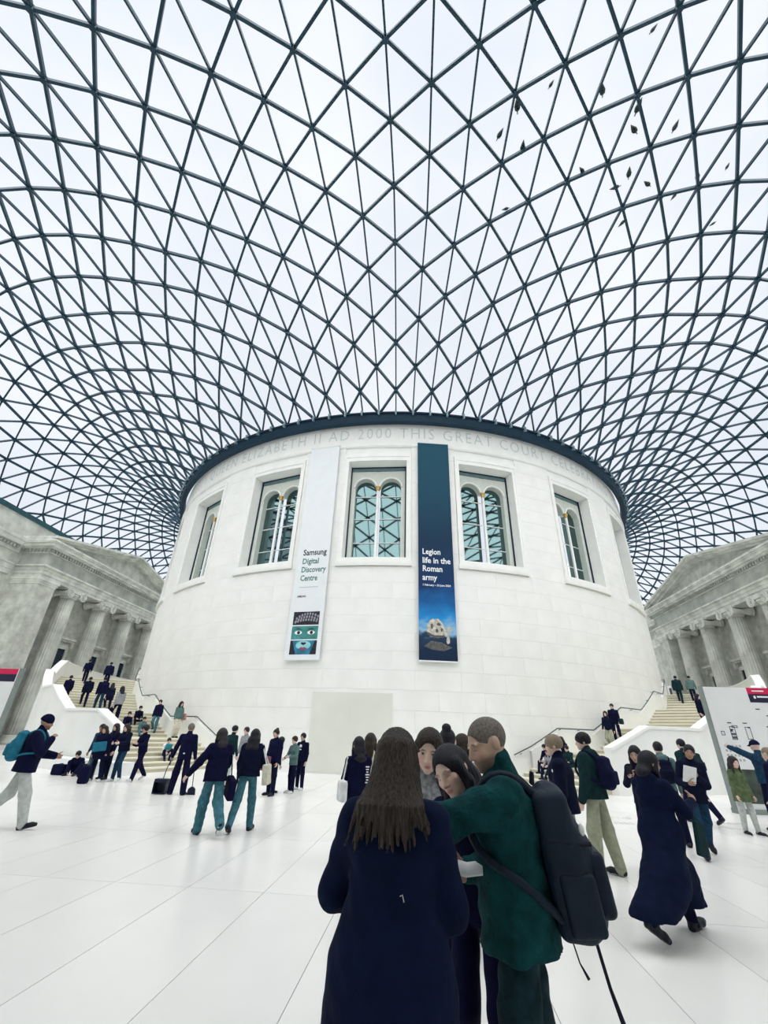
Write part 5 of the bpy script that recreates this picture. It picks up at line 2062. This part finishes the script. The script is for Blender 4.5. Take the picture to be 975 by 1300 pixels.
solid('side_pocket', [rbox(bag_pt(-0.150, 0.0, -0.15), V(0.010, 0.05, 0.08), B2, 0.02)], 0.008, CL['pack'], bp)
MB().tube([bag_pt(-0.11, -0.02, -0.27), bag_pt(-0.112, -0.03, -0.40), bag_pt(-0.116, -0.05, -0.52)], [0.007, 0.007, 0.010], 6).build('hanging_strap', M_web, bp)
MB().tube([bag_pt(-0.11, 0.07, -0.26), bag_pt(-0.112, 0.06, -0.33), bag_pt(-0.116, 0.04, -0.375)], [0.003, 0.003, 0.006], 6).build('hanging_cord', M_web, bp)
MB().tube([bag_pt(-0.145, 0.10, 0.06), bag_pt(-0.160, 0.0, 0.05), bag_pt(-0.13, -0.09, 0.04)], 0.010, 6).build('compression_strap', M_web, bp)
MB().tube([bag_pt(-0.04, 0.09, 0.26), bag_pt(-0.03, 0.08, 0.305), bag_pt(0.03, 0.08, 0.305), bag_pt(0.04, 0.09, 0.26)], 0.010, 6).build('grab_handle', M_web, bp)
solid('white_logo', [ell(bag_pt(-0.118, -0.070, 0.09), V(0.010, 0.012, 0.024), B2, 0.005)], 0.004, M_paper, bp)
solid('white_logo', [ell(bag_pt(-0.10, -0.092, -0.17), V(0.010, 0.010, 0.014), B2, 0.005)], 0.004, M_paper, bp)
for k in range(6):
    solid('stitched_mark', [rbox(bag_pt(-0.160, -0.02, -0.02 - 0.018 * k), V(0.002, 0.003, 0.002), B2, 0.002)], 0.003, M_paper, bp)
# silver zip pull on the long coat and a small green tab
o = MB().tube([(0, 0, 0), (0.008, -0.002, 0.005), (0.014, -0.003, -0.014)], 0.0018, 6).build('metal_clasp', mat('silver_metal', (0.6, 0.6, 0.58), 0.3, 0.05, 9, metal=0.9), w1)
o['label'] = 'thin silver clasp'
q = CAM + ray(508, 1138) * 1.925 / math.hypot(*ray(508, 1138)[:2])
o.location = tuple(local(c1, 6, q))

# ================================================================== others near the middle
def stand_px(fx, fy, hy, z=0.0):
    q = on_floor(fx, fy, z)
    q[2] = z
    return q, fit_height(q, hy)


def far_px(hx, hy, d, lo=1.3, hi=1.9):
    q = at(hx, hy, d)
    return q, min(hi, max(lo, fit_height(q, hy)))


q, h = far_px(567, 925, 5.0)
person('p5', 'person with black hair bun and white hooded coat behind the woman in navy', q, 10, mk(STAND, H=h, hair='bun', hcol='black', top='white', bulk=0.02, hoodback=True, hem=-0.3, topname='coat', legs_col='black', seed=6))
q, h = far_px(584, 932, 5.5)
person('p6', 'brown-haired person beyond the white hooded coat', q, 40, mk(STAND, H=h, hair='long', hcol='brown', top='grey', legs_col='black'))
q, h = far_px(457, 936, 7.4)
w7 = person('p7', 'girl in navy hooded top with white lettering on the back, black hair', q, -25, mk(STAND, H=h, hair='long', hcol='black', hlen=0.2, top='ink', hoodback=True, topname='hooded_top', legs_col='black', arms=(dict(f=30, o=5, e=60), dict(f=30, o=5, e=60))))
J7 = PEOPLE['p7'][1]
for k in range(7):
    c = J7['pel'] + J7['Rt'] @ V(0.11, -0.140, 0.34 - 0.035 * k) * J7['s']
    ob = held('white_lettering', '', None, [rbox(c, V(0.026 - 0.006 * (k % 3), 0.006, 0.005), J7['Rt'], 0.003)], 0.005, M_paper, w7)
    ob.location = tuple(np.array(ob.location))
    mw = np.array(ob.location)
    ob.parent = w7
    lp = rz(rad(-25)) @ (mw - np.array(w7.location))
    ob.location = tuple(lp)
    ob.rotation_euler = (0, 0, 0)
    for kk in ('label', 'category'):
        if kk in ob:
            del ob[kk]
q, h = far_px(470, 931, 7.9)
person('p8', 'girl with long brown hair beside the girl in lettered navy top', q, 15, mk(STAND, H=h, hair='long', hcol='brown', hlen=0.42, top='cream', legs_col='grey', arms=(dict(f=25, o=6, e=50), dict(f=20, o=6, e=40))))
# pale shoulder bag by the two girls
held('shoulder_bag', 'white shoulder bag hanging by the girl in lettered navy top', 'bag', [rbox(J7['pel'] + V(-0.245, -0.06, 0.02), V(0.02, 0.09, 0.10), None, 0.03), cone(J7['pel'] + V(-0.245, -0.06, 0.12), J7['sh', -1] + V(-0.035, -0.03, 0.045), 0.013, 0.013, 0.01)], 0.011, CL['white'], w7)
# two young people in dark jackets on the right
q, h = far_px(706, 934, 6.7)
person('p9', 'fair-haired young man in black jacket with small white badge', q, -70, mk(STAND, H=h, sex='m', hair='mop', hcol='blond', skin='pale', top='black', bulk=0.03, collar=0.05, legs_col='khaki', topname='puffer_jacket', mouth=False))
w9, J9, _ = PEOPLE['p9']
ob = solid('white_badge', [ell(J9['sh', -1] + J9['Rt'] @ V(-0.035, 0.075, -0.05), V(0.02, 0.012, 0.02), None, 0.01)], 0.006, M_paper, w9)
q, h = stand_px(772, 1112, 932)
w10 = person('p10', 'young person with short black hair, dark green-black jacket and khaki trousers', q, -50, mk(STAND, H=h + 0.02, sex='m', hair='mop', hcol='black', top='deepgreen', bulk=0.035, collar=0.05, legs_col='khaki', legw=1.25, shoe='dark', sole=True, hoodback=True, head=(-25, 4, 0), legs=((6, 4, 6), (-6, 4, 6))))
backpack(w10, PEOPLE['p10'][1], 'navy', 'navy rucksack on the young person in khaki trousers', vox=0.012, h=0.22, w=0.14, dep=0.09)

# woman in the long dark coat
q = on_floor(868, 1192)
q[2] = 0
f11 = 62
w11 = person('p11', 'woman in long black coat striding past with a flat green bag', q, f11, mk(H=1.61, hair='bob', hcol='black', hlen=0.05, skin='tan', top='coat', hem=-0.66, hoodback=True, flare=1.25, bulk=0.02, topname='coat', legs=((26, 2, 8), (-26, 2, 22)), foot=(-8, 32), lean=3, boots=True, legs_col='black', head=(18, 6, 0), tail=(0, -0.30, -0.62), folds=0.004, seed=8,
        arms=(dict(f=8, o=10, e=40), dict(f=38, o=14, e=80, curl=60, **{'in': 10}))))
J11 = PEOPLE['p11'][1]
wr = J11['wr', 1]
held('flat_bag', 'flat dark green bag hanging from the arm of the woman in the long coat', 'bag', [rbox(J11['el', 1] + V(0.06, 0.04, -0.22), V(0.008, 0.07, 0.13), rz(rad(10)) @ rx(rad(-14)), 0.012), cone(J11['el', 1] + V(0.05, 0.02, 0.0), J11['el', 1] + V(0.06, 0.04, -0.10), 0.014, 0.06, 0.01, (V(1, 0, 0), 0.3))], 0.008, CL['deepgreen'], w11)

q, h = far_px(805, 947, 8.8)
w12 = person('p12', 'woman with long black hair looking at her phone', q, 215, mk(STAND, H=h, hair='long', hcol='black', skin='mid', top='black', legs_col='ink', head=(0, 14, 0), hlen=0.25, arms=(dict(f=30, o=5, e=80), dict(f=42, o=6, e=85, curl=50, **{'in': 20}))))
J12 = PEOPLE['p12'][1]
held('phone', 'dark phone in the hand of the woman with long black hair', 'phone', [rbox(J12['wr', 1] + unit(J12['hdir', 1]) * 0.09 + V(0, 0.02, 0.03), V(0.034, 0.002, 0.070), rx(rad(-25)), 0.004)], 0.006, SHOE['dark'], w12)
q, h = far_px(834, 942, 11.2)
w13 = person('p13', 'person with a hood down and grey-green jacket before the white stair wall', q, 12, mk(STAND, H=h, sex='m', hair='short', hcol='black', top='greygreen', hoodback=True, legs_col='black'))
backpack(w13, PEOPLE['p13'][1], 'black', 'small black rucksack on the person in grey-green jacket', vox=0.014, h=0.2, w=0.13, dep=0.08)
q, h = stand_px(893, 1046, 936)
w14 = person('p14', 'person in dark green jacket beside the woman holding a paper', q, -15, mk(WALK, H=min(h, 1.84), sex='m', hair='short', hcol='black', top='deepgreen', bulk=0.03, legs_col='navy'))
backpack(w14, PEOPLE['p14'][1], 'deepgreen', 'bulky dark green rucksack on the person beside the woman with a paper', vox=0.015, h=0.24, w=0.18, dep=0.13)
q = on_floor(903, 1089)
q[2] = 0
w15 = person('p15', 'woman in navy hooded top and dark jeans walking with a white leaflet', q, 196, mk(WALK2, H=1.68, hair='tied', hcol='black', skin='tan', top='black', hoodback=True, hem=-0.14, bulk=0.012, topname='hooded_top', legs_col='darkdenim', shoe='dark', boots=True, head=(8, 2, -8), mouth=True, side=-5,
       arms=(dict(to=(-0.06, 0.22, 1.16), curl=40, palm=(0, -1, 0)), dict(to=(0.10, 0.24, 1.06), curl=40, palm=(0, -1, 0)))))
J15 = PEOPLE['p15'][1]
lf = held('leaflet', 'white leaflet held by the woman in navy hooded top', 'paper', [rbox(V(0.06, 0.30, 1.19), V(0.095, 0.002, 0.13), rx(rad(-18)) @ ry(rad(-12)), 0.003)], 0.006, M_paper, w15)

# people at the map board
q = at(957, 937, 14.6)
w16 = person('p16', 'man in dark blue jacket and cap pointing at the map board', q, -8, mk(STAND, H=1.80, sex='m', hair='cap', hatcol='navy', hcol='black', top='darkdenim', legs_col='black', bulk=0.02, arms=(dict(f=118, o=18, e=20, curl=30), dict(f=10, o=8, e=20))))
q = at(976, 952, 11.6)
person('p17', 'man with fair cropped hair in dark jacket by the map board', q, -25, mk(STAND, H=fit_height(q, 949), sex='m', hair='buzz', hcol='blond', top='navy', bulk=0.03, legs_col='black'))
q = on_floor(957, 1060)
q[2] = 0
person('p18', 'child with dark hair in olive coat and white trousers by the map board', q, 170, mk(STAND, H=1.42, hair='long', hcol='dark', hlen=0.2, skin='pale', top='olive', hem=-0.24, topname='coat', legs_col='palegrey', shoe='dark', sole=True, hs=1.06, collar=0.05))

# ================================================================== on the east stair
def sit_spot(flight, k, r, side):
    """middle of tread k of a flight, and the heading straight down the stair from there"""
    a0, a1 = FL[flight]
    a = a0 + (a1 - a0) / NST * (k + 0.42)
    return stair_spot(a, r, side), (-(90 + a) if side > 0 else 90 + a)


def sitter(key, label, flight, k, r, side, turn, H, **kw):
    q, face = sit_spot(flight, k, r, side)
    face += turn
    s = H / 1.7
    ft = (plant(q, face, -0.13 * s, 0.56 * s, s, 0.24), plant(q, face, 0.13 * s, 0.52 * s, s, 0.24))
    return person(key, label, q, face, mk(SIT, kw, H=H, pelvis=0.118 * s, feet=ft, splay=0.25, hem=-0.05))


q = on_stair(773, 942, 1)
person('p19', 'woman with long hair in dark jacket and beige trousers descending the east stair', q, 212, mk(WALK, H=fit_height(q, 897), feet=stair_stance(q, 212, 0.95, 0.10, -0.10), hair='long', hcol='dark', top='black', legs_col='khaki', shoe='white'))
q = on_stair(786, 944, 1)
w20 = person('p20', 'man in navy suit descending the east stair with a teal bag', q, 212, mk(WALK2, H=fit_height(q, 893), feet=stair_stance(q, 212, 1.0, -0.12, 0.12), sex='m', hair='short', hcol='black', top='navy', hem=-0.12, legs_col='navy', shoe='white'))
J20 = PEOPLE['p20'][1]
held('shoulder_bag', 'dark teal bag at the hip of the man in navy suit', 'bag', [rbox(J20['wr', -1] + V(-0.10, -0.05, 0.03), V(0.05, 0.12, 0.09), None, 0.04)], 0.02, CL['deepgreen'], w20)
q = on_stair(866, 893, 1)
person('p21', 'person in dark green coat at the head of the east stair', q, 34, mk(STEPUP, H=1.75, feet=stair_stance(q, 34, 1.0, 0.24, -0.14), sex='m', hair='short', hcol='black', top='deepgreen', bulk=0.03, hem=-0.2, legs_col='deepgreen'))
q = on_stair(884, 895, 1)
person('p22', 'person in blue-grey jacket beside the dark green coat on the east stair', q, 34, mk(STEPUP, H=1.72, feet=stair_stance(q, 34, 1.0, 0.24, -0.14), sex='m', hair='short', hcol='dark', top='greygreen', legs_col='navy'))
best = min(np.arange(30.6, 36.8, 0.1), key=lambda a: abs(proj(np.array(pol(26.35, a, 2.6)))[0] - 894))
q = stair_spot(float(best), 26.35, 1)
person('p23', 'person in black looking over the east stair wall beside the map board', q, 150, mk(STAND, H=1.62, feet=stair_stance(q, 150, 0.95), hair='long', hcol='black', top='black', legs_col='black'))
for n, (k, r, turn, top, lc, lab) in enumerate(((3, 22.75, -18, 'ink', 'navy', 'young person in navy sitting against the drum low on the east stair'), (5, 23.15, -14, 'black', 'deepgreen', 'young person in black sitting beside the one in navy on the east stair'),
                                               (2, 23.45, -20, 'greyprint', 'black', 'person in grey print sitting on the lowest east steps'), (3, 24.35, -16, 'deepgreen', 'deepgreen', 'person in dark green sitting with an open book on the east steps'))):
    sitter('sit_e%d' % n, lab, 0, k, r, 1, turn, 1.64, hair='short' if n in (0, 3) else 'long', hcol='black', top=top, legs_col=lc, hlen=0.15)
    if n == 3:
        w, J, _ = PEOPLE['sit_e3']
        kc = (J['knee', -1] + J['knee', 1]) / 2
        held('open_book', 'open white book on the lap of the person in dark green', 'book', [rbox(kc + V(-0.09, -0.005, 0.125), V(0.09, 0.11, 0.006), ry(rad(12)) @ rx(rad(15)), 0.006), rbox(kc + V(0.09, -0.005, 0.125), V(0.09, 0.11, 0.006), ry(rad(-12)) @ rx(rad(15)), 0.006)], 0.012, M_paper, w)

# ================================================================== left of the middle
q, h = stand_px(224, 1009, 918)
w27 = person('p27', 'man in navy work clothes standing between dustpan and broom, his back turned', q, -8, mk(STAND, H=min(h, 1.8), sex='m', hair='short', hcol='grey', skin='tan', top='ink', hem=-0.12, legs_col='ink', legw=1.25, cuff=0.06, legs=((3, 9, 3), (-3, 7, 3)), bulk=0.012,
             arms=(dict(f=2, o=20, e=14, curl=70), dict(f=2, o=12, e=12, curl=70))))
J27 = PEOPLE['p27'][1]
hL, hR = (J27['wr', q_] + unit(J27['hdir', q_]) * 0.085 for q_ in (-1, 1))      # where the fists close on the handles
M_dust = mat('dustpan_plastic', (0.010, 0.016, 0.040), 0.5, 0.1, 9)
M_handle = mat('grey_metal_handle', (0.10, 0.11, 0.13), 0.4, 0.1, 9, metal=0.6)
root = empty('lobby_dustpan', to_world(w27, hL * V(1, 1, 0) + V(-0.10, -0.05, 0)), w27.rotation_euler[2], label='black upright dustpan with long handle left of the man in navy', cat='dustpan')
m = MB().box(-0.17, 0.17, -0.12, 0.14, 0.012, 0.03)
m.box(-0.17, 0.17, 0.11, 0.14, 0.03, 0.36)
m.box(-0.17, -0.15, -0.12, 0.14, 0.03, 0.30)
m.box(0.15, 0.17, -0.12, 0.14, 0.03, 0.30)
m.box(-0.17, 0.17, -0.10, 0.14, 0.28, 0.36)
m.build('pan', M_dust, root)
MB().tube([(0, 0.05, 0.36), (0.04, 0.04, 0.6), (0.10, 0.05, hL[2] + 0.02)], 0.013, 8).build('handle', M_handle, root)
MB().tube([(0.088, 0.05, hL[2] - 0.12), (0.10, 0.05, hL[2] + 0.045)], 0.018, 8).build('grip', M_dust, root)
root = empty('lobby_broom', to_world(w27, hR * V(1, 1, 0) + V(0.06, 0.0, 0)), w27.rotation_euler[2], label='short angled broom right of the man in navy', cat='broom')
MB().tube([(0, 0, 0.17), (-0.06, 0, hR[2] + 0.045)], 0.012, 8).build('handle', M_handle, root)
MB().prism([(-0.11, 0.0), (0.11, 0.0), (0.09, 0.14), (0.03, 0.19), (-0.03, 0.19), (-0.09, 0.14)], 1, -0.03, 0.03).build('bristle_head', M_dust, root)
solid('white_tag', [ell(J27['pel'] + V(0.02, -0.165, 0.02), V(0.030, 0.012, 0.018), None, 0.005)], 0.008, M_paper, w27)

q = on_floor(260, 1061)
q[2] = 0
w28 = person('p28', 'woman in navy jacket and blue jeans walking with her arm swung out', q, -38, mk(H=1.66, hair='long', hcol='dark', hlen=0.16, top='ink', hem=-0.12, bulk=0.03, collar=0.05, legs=((16, 3, 12), (-14, 2, 36)), foot=(-4, 42), lean=5, legs_col='denim', legw=1.22, cuff=0.062, shoe='dark', sole=True, skin='pale', head=(-14, 2, 0), folds=0.005, seed=9,
      arms=(dict(f=4, o=38, e=10), dict(f=22, o=10, e=40))))
J28 = PEOPLE['p28'][1]
held('handbag', 'black handbag behind the woman in navy jacket and blue jeans', 'bag', [rbox(J28['pel'] + V(0.285, -0.05, -0.22), V(0.03, 0.13, 0.13), rx(rad(14)), 0.035), cone(J28['pel'] + V(0.285, -0.02, -0.08), J28['pel'] + V(0.262, -0.01, 0.12), 0.013, 0.013, 0.01), cone(J28['pel'] + V(0.262, -0.01, 0.12), J28['sh', 1] + V(0.045, -0.02, 0.065), 0.013, 0.013, 0.01)], 0.012, CL['ink'], w28)
q = on_floor(305, 1056)
q[2] = 0
w29 = person('p29', 'woman with long black hair, dark jacket and blue jeans walking away', q, -6, mk(H=1.66, hair='long', hcol='black', hlen=0.26, hwide=1.9, top='black', hem=-0.06, bulk=0.03, legs=((-14, 5, 16), (12, 3, 6)), foot=(20, -4), lean=3, legs_col='denim', legw=1.05, shoe='dark', skin='pale', folds=0.004, seed=11,
      arms=(dict(f=8, o=10, e=26), dict(f=22, o=10, e=60))))
J29 = PEOPLE['p29'][1]
root = link('tote_bag', None, None, w29.location, label='white canvas tote on the shoulder of the woman with long black hair', cat='bag')
root.rotation_euler = w29.rotation_euler
cb = J29['pel'] + V(0.335, 0.0, -0.02)
solid('bag_body', [rbox(cb, V(0.03, 0.12, 0.14), ry(rad(-6)), 0.03)], 0.012, CL['cream'], root)
MB().tube([cb + V(0, -0.09, 0.15), J29['sh', 1] + V(0.03, -0.02, 0.085), cb + V(0, 0.09, 0.15)], 0.012, 6).build('bag_strap', CL['white'], root)
q, h = far_px(298, 921, 17.0)
person('p30', 'person in dark green jacket and pale trousers beyond the two women in jeans', q, 30, mk(STAND, H=h, sex='m', hair='short', hcol='black', top='deepgreen', legs_col='palegrey'))
q, h = far_px(315, 923, 18.0)
person('p31', 'person in printed dark top beyond the two women in jeans', q, 200, mk(STAND, H=h, hair='short', hcol='dark', top='greyprint', legs_col='black'))
q, h = stand_px(342, 1010, 926)
w32 = person('p32', 'smiling woman in navy jacket holding a mauve bag', q, 205, mk(STAND, H=min(h, 1.75), hair='bun', hcol='black', skin='mid', top='ink', hem=-0.08, bulk=0.03, legs_col='black', mouth=True, head=(-8, 4, 6)))
J32 = PEOPLE['p32'][1]
held('shopping_bag', 'mauve bag held by the smiling woman', 'bag', [rbox(J32['pel'] + V(0.10, 0.25, -0.14), V(0.12, 0.06, 0.15), None, 0.03)], 0.016, CL['mauve'], w32)
q = at(352, 948, 15.6)
person('p33', 'child in dark top and grey-green trousers behind the smiling woman', q, 40, mk(STAND, H=1.48, hair='long', hcol='black', hlen=0.12, top='black', legs_col='greygreen', lean=12))
q, h = stand_px(368, 1007, 938)
person('p34', 'boy in grey-green jacket and navy trousers holding his hands in front', q, 215, mk(STAND, H=max(h, 1.5), sex='m', hair='short', hcol='brown', skin='pale', top='greygreen', hem=-0.12, legs_col='ink', shoe='white', arms=(dict(f=20, o=12, e=75, **{'in': 30}), dict(f=20, o=12, e=60, **{'in': 30}))))
q, h = stand_px(379, 1003, 932)
w35 = person('p35', 'boy in black sweater with white motif beside the boy in grey-green', q, 200, mk(STAND, H=max(h, 1.6), sex='m', hair='short', hcol='black', skin='mid', top='black', legs_col='ink', shoe='white', topname='sweater'))
J35 = PEOPLE['p35'][1]
solid('white_motif', [ell(J35['pel'] + V(0.0, 0.135, 0.34), V(0.05, 0.014, 0.05), None, 0.01), ell(J35['pel'] + V(0.01, 0.14, 0.24), V(0.06, 0.012, 0.02), None, 0.01)], 0.01, M_paper, w35)

# man at the very left in light trousers
q = on_floor(4, 1053)
q[2] = 0
w51 = person('p51', 'man in knitted hat and dark jacket with pale trousers and a blue rucksack', q, 62, mk(WALK2, H=1.80, sex='m', hair='beanie', hatcol='ink', hcol='black', skin='tan', stubble=0.6, top='ink', bulk=0.04, collar=0.06, legs_col='palegrey', legw=1.2, shoe='dark', hem=-0.12, head=(4, 4, 0), lean=5,
       arms=(dict(f=20, o=10, e=70), dict(f=40, o=10, e=125, curl=50, **{'in': 30}))))
backpack(w51, PEOPLE['p51'][1], 'tealbag', 'blue rucksack on the man in knitted hat', vox=0.013, h=0.25, w=0.17, dep=0.11)

# ================================================================== group by the west stair wall
q, h = stand_px(124, 992, 922)
w44 = person('p44', 'woman with auburn fringe in dark clothes with a blue satchel across her front', q + V(-0.14, -0.05, 0), 170, mk(STAND, H=min(h + .02, 1.68), hair='bob', hcol='brown', skin='mid', top='ink', bulk=0.04, hem=-0.28, topname='coat', legs_col='navy', shoe='white', legs=((6, 12, 4), (-6, 8, 4)), lean=6, side=5))
J44 = PEOPLE['p44'][1]
held('satchel', 'blue satchel across the front of the woman with auburn fringe', 'bag', [rbox(J44['pel'] + V(0.0, 0.22, 0.10), V(0.19, 0.02, 0.12), ry(rad(8)), 0.02)], 0.016, CL['tealbag'], w44)
q, h = stand_px(143, 993, 918)
person('p45', 'woman with loose hair in black jacket standing with one knee bent', q + V(-0.05, 0.2, 0), 188, mk(H=1.70, hair='long', hcol='brown', skin='pale', top='black', legs_col='darkdenim', shoe='white', legs=((26, 8, 40), (2, 4, 2)), foot=(22, 0), lean=6, side=4, bulk=0.02, arms=(dict(f=30, o=6, e=70), dict(f=30, o=6, e=70))))
q, h = stand_px(171, 992, 919)
person('p46', 'person with a round cloud of black hair striding in navy clothes and white shoes', q, 198, mk(WALK, H=1.70, hair='afro', hcol='black', skin='mid', top='ink', legs_col='ink', legw=1.15, shoe='white', side=4, arms=(dict(f=25, o=8, e=80), dict(f=25, o=8, e=80))))
q = at(133, 918, 19.4)
person('p47', 'young person in denim jacket standing behind the woman with blue satchel', q, 185, mk(STAND, H=1.66, hair='short', hcol='black', skin='tan', top='darkdenim', legs_col='greygreen'))
q = at(151, 916, 19.6)
person('p48', 'person with brown hair standing behind the woman with loose hair', q, 190, mk(STAND, H=1.70, hair='long', hcol='brown', top='navy', legs_col='black'))
w49 = sitter('p49', 'child sitting low on the west steps with a teal bag on the lap', 0, 2, 24.9, -1, 22, 1.40, hair='short', hcol='dark', top='white', legs_col='ink')
J49 = PEOPLE['p49'][1]
held('lap_bag', 'bright teal bag on the lap of the child on the west steps', 'bag', [rbox((J49['knee', -1] + J49['knee', 1]) / 2 + V(0, -0.02, 0.155), V(0.12, 0.02, 0.085), rx(rad(-14)), 0.025)], 0.02, mat('cloth_bright_teal', (0.02, 0.22, 0.25), 0.85, 0.1, 12), w49)
q = at(93, 980, 18.9)
person('p50', 'person in black sitting on the floor by a heap of black bags', on_floor(92, 984) + V(0, 0.15, 0), 165, mk(SIT, H=1.62, pelvis=0.115, feet=((-0.15, 0.50, 0.0), (0.15, 0.46, 0.0)), splay=0.25, hem=-0.05, hair='short', hcol='black', top='ink', bulk=0.03, legs_col='ink', lean=26))
for n, (px, py, w, h_) in enumerate(((73, 984, 0.22, 0.17), (107, 987, 0.23, 0.20), (104, 995, 0.13, 0.24))):
    g = on_floor(px, py)
    held('holdall', ('low black holdall lying nearest the man in knitted hat', 'wide black holdall in the heap on the floor', 'narrow upright black bag standing before the wide holdall')[n], 'bag', [rbox(V(g[0], g[1], h_ + 0.002), V(w - 0.05, 0.08, h_ - 0.055), rz(rad(6 * n)), 0.055), cone(V(g[0] - 0.06, g[1], 2 * h_), V(g[0] + 0.06, g[1], 2 * h_ + 0.02), 0.018, 0.018, 0.03)], 0.02, CL['ink'])

# ================================================================== on the west stair
def climber(key, px, py, hy, label, face, z=None, **kw):
    q = on_stair(px, py, -1) if z is None else z
    H = min(1.88, max(1.5, fit_height(q, hy))) if hy else 1.7
    a = abs(math.degrees(math.atan2(q[0], -q[1])))
    face = -(90 - a) + kw.pop('turn', 0)                      # up the stair, along the drum
    return person(key, label, q, face, mk(STEPUP, kw, H=H, feet=stair_stance(q, face, H / 1.7, 0.26, -0.16)))


climber('c1', 78, 897, 857, 'person in black leaning on the west parapet', -60, top='ink', legs_col='ink', sex='m', hcol='black')
climber('c2', 104, 897, 859, 'person in black jacket and navy trousers climbing past the parapet corner', -25, top='black', legs_col='navy', sex='m', hcol='black', bulk=0.03)
climber('c3', 122, 902, 858, 'person in dark jacket and blue jeans climbing the west stair', -25, top='ink', legs_col='darkdenim', sex='m', hcol='black', bulk=0.03)
climber('c4', 137, 900, 862, 'person in navy coat and pale shoes climbing the west stair', -30, top='navy', legs_col='navy', hem=-0.25, shoe='white', hair='long', hcol='black', topname='coat')
climber('c5', 145, 918, 864, 'tall person in grey patterned top and navy trousers climbing the west stair', -35, top='greyprint', legs_col='ink', hair='long', hcol='black', legw=1.2)
q = stair_spot(58.0, 25.4, -1)
person('c6', 'person in black near the head of the west stair', q, -32, mk(STEPUP, H=1.72, feet=stair_stance(q, -32, 1.0, 0.24, -0.14), sex='m', hcol='black', top='ink', legs_col='ink'))
q = stair_spot(57.0, 24.0, -1)
person('c7', 'broad person in navy near the head of the west stair', q, -33, mk(STEPUP, H=1.78, feet=stair_stance(q, -33, 1.05, 0.24, -0.14), sex='m', hcol='black', top='navy', legs_col='ink', bulk=0.04))
# group resting against the drum on the west stair
q = on_stair(200, 926, -1)
person('r1', 'person in dark waistcoat and blue jeans standing on the west stair landing', q, 165, mk(STAND, H=fit_height(q, 884), feet=stair_stance(q, 165, 0.95), hair='short', hcol='black', top='navy', legs_col='denim', bulk=0.02))
for n, (k, r, top, lc, hh, lab) in enumerate(((0, 23.55, 'greygreen', 'denim', 1.5, 'child in grey-green sitting beside the standing person in blue jeans'), (1, 24.2, 'ink', 'navy', 1.6, 'person in black sitting with feet on the west landing'), (3, 23.35, 'black', 'black', 1.6, 'person in black sitting on a higher west step behind the child in grey-green'))):
    sitter('r2_%d' % n, lab, 1, k, r, -1, 14, hh, hair='short', hcol='black', top=top, legs_col=lc)
q = on_stair(220, 930, -1)
w = person('r3', 'woman in pale blue top leaning on the drum with a rose bag', q, 120, mk(STAND, H=fit_height(q, 890), feet=stair_stance(q, 120, 0.95), hair='long', hcol='black', hlen=0.15, top='greygreen', legs_col='cream', legw=1.3))
J = PEOPLE['r3'][1]
held('shoulder_bag', 'rose shoulder bag on the woman in pale blue top', 'bag', [rbox(J['pel'] + V(-0.31, 0.03, 0.02), V(0.025, 0.13, 0.12), rx(rad(10)), 0.035), cone(J['pel'] + V(-0.29, 0.03, 0.16), J['sh', -1] + V(-0.045, 0.0, 0.045), 0.016, 0.016, 0.01)], 0.02, CL['rose'], w)
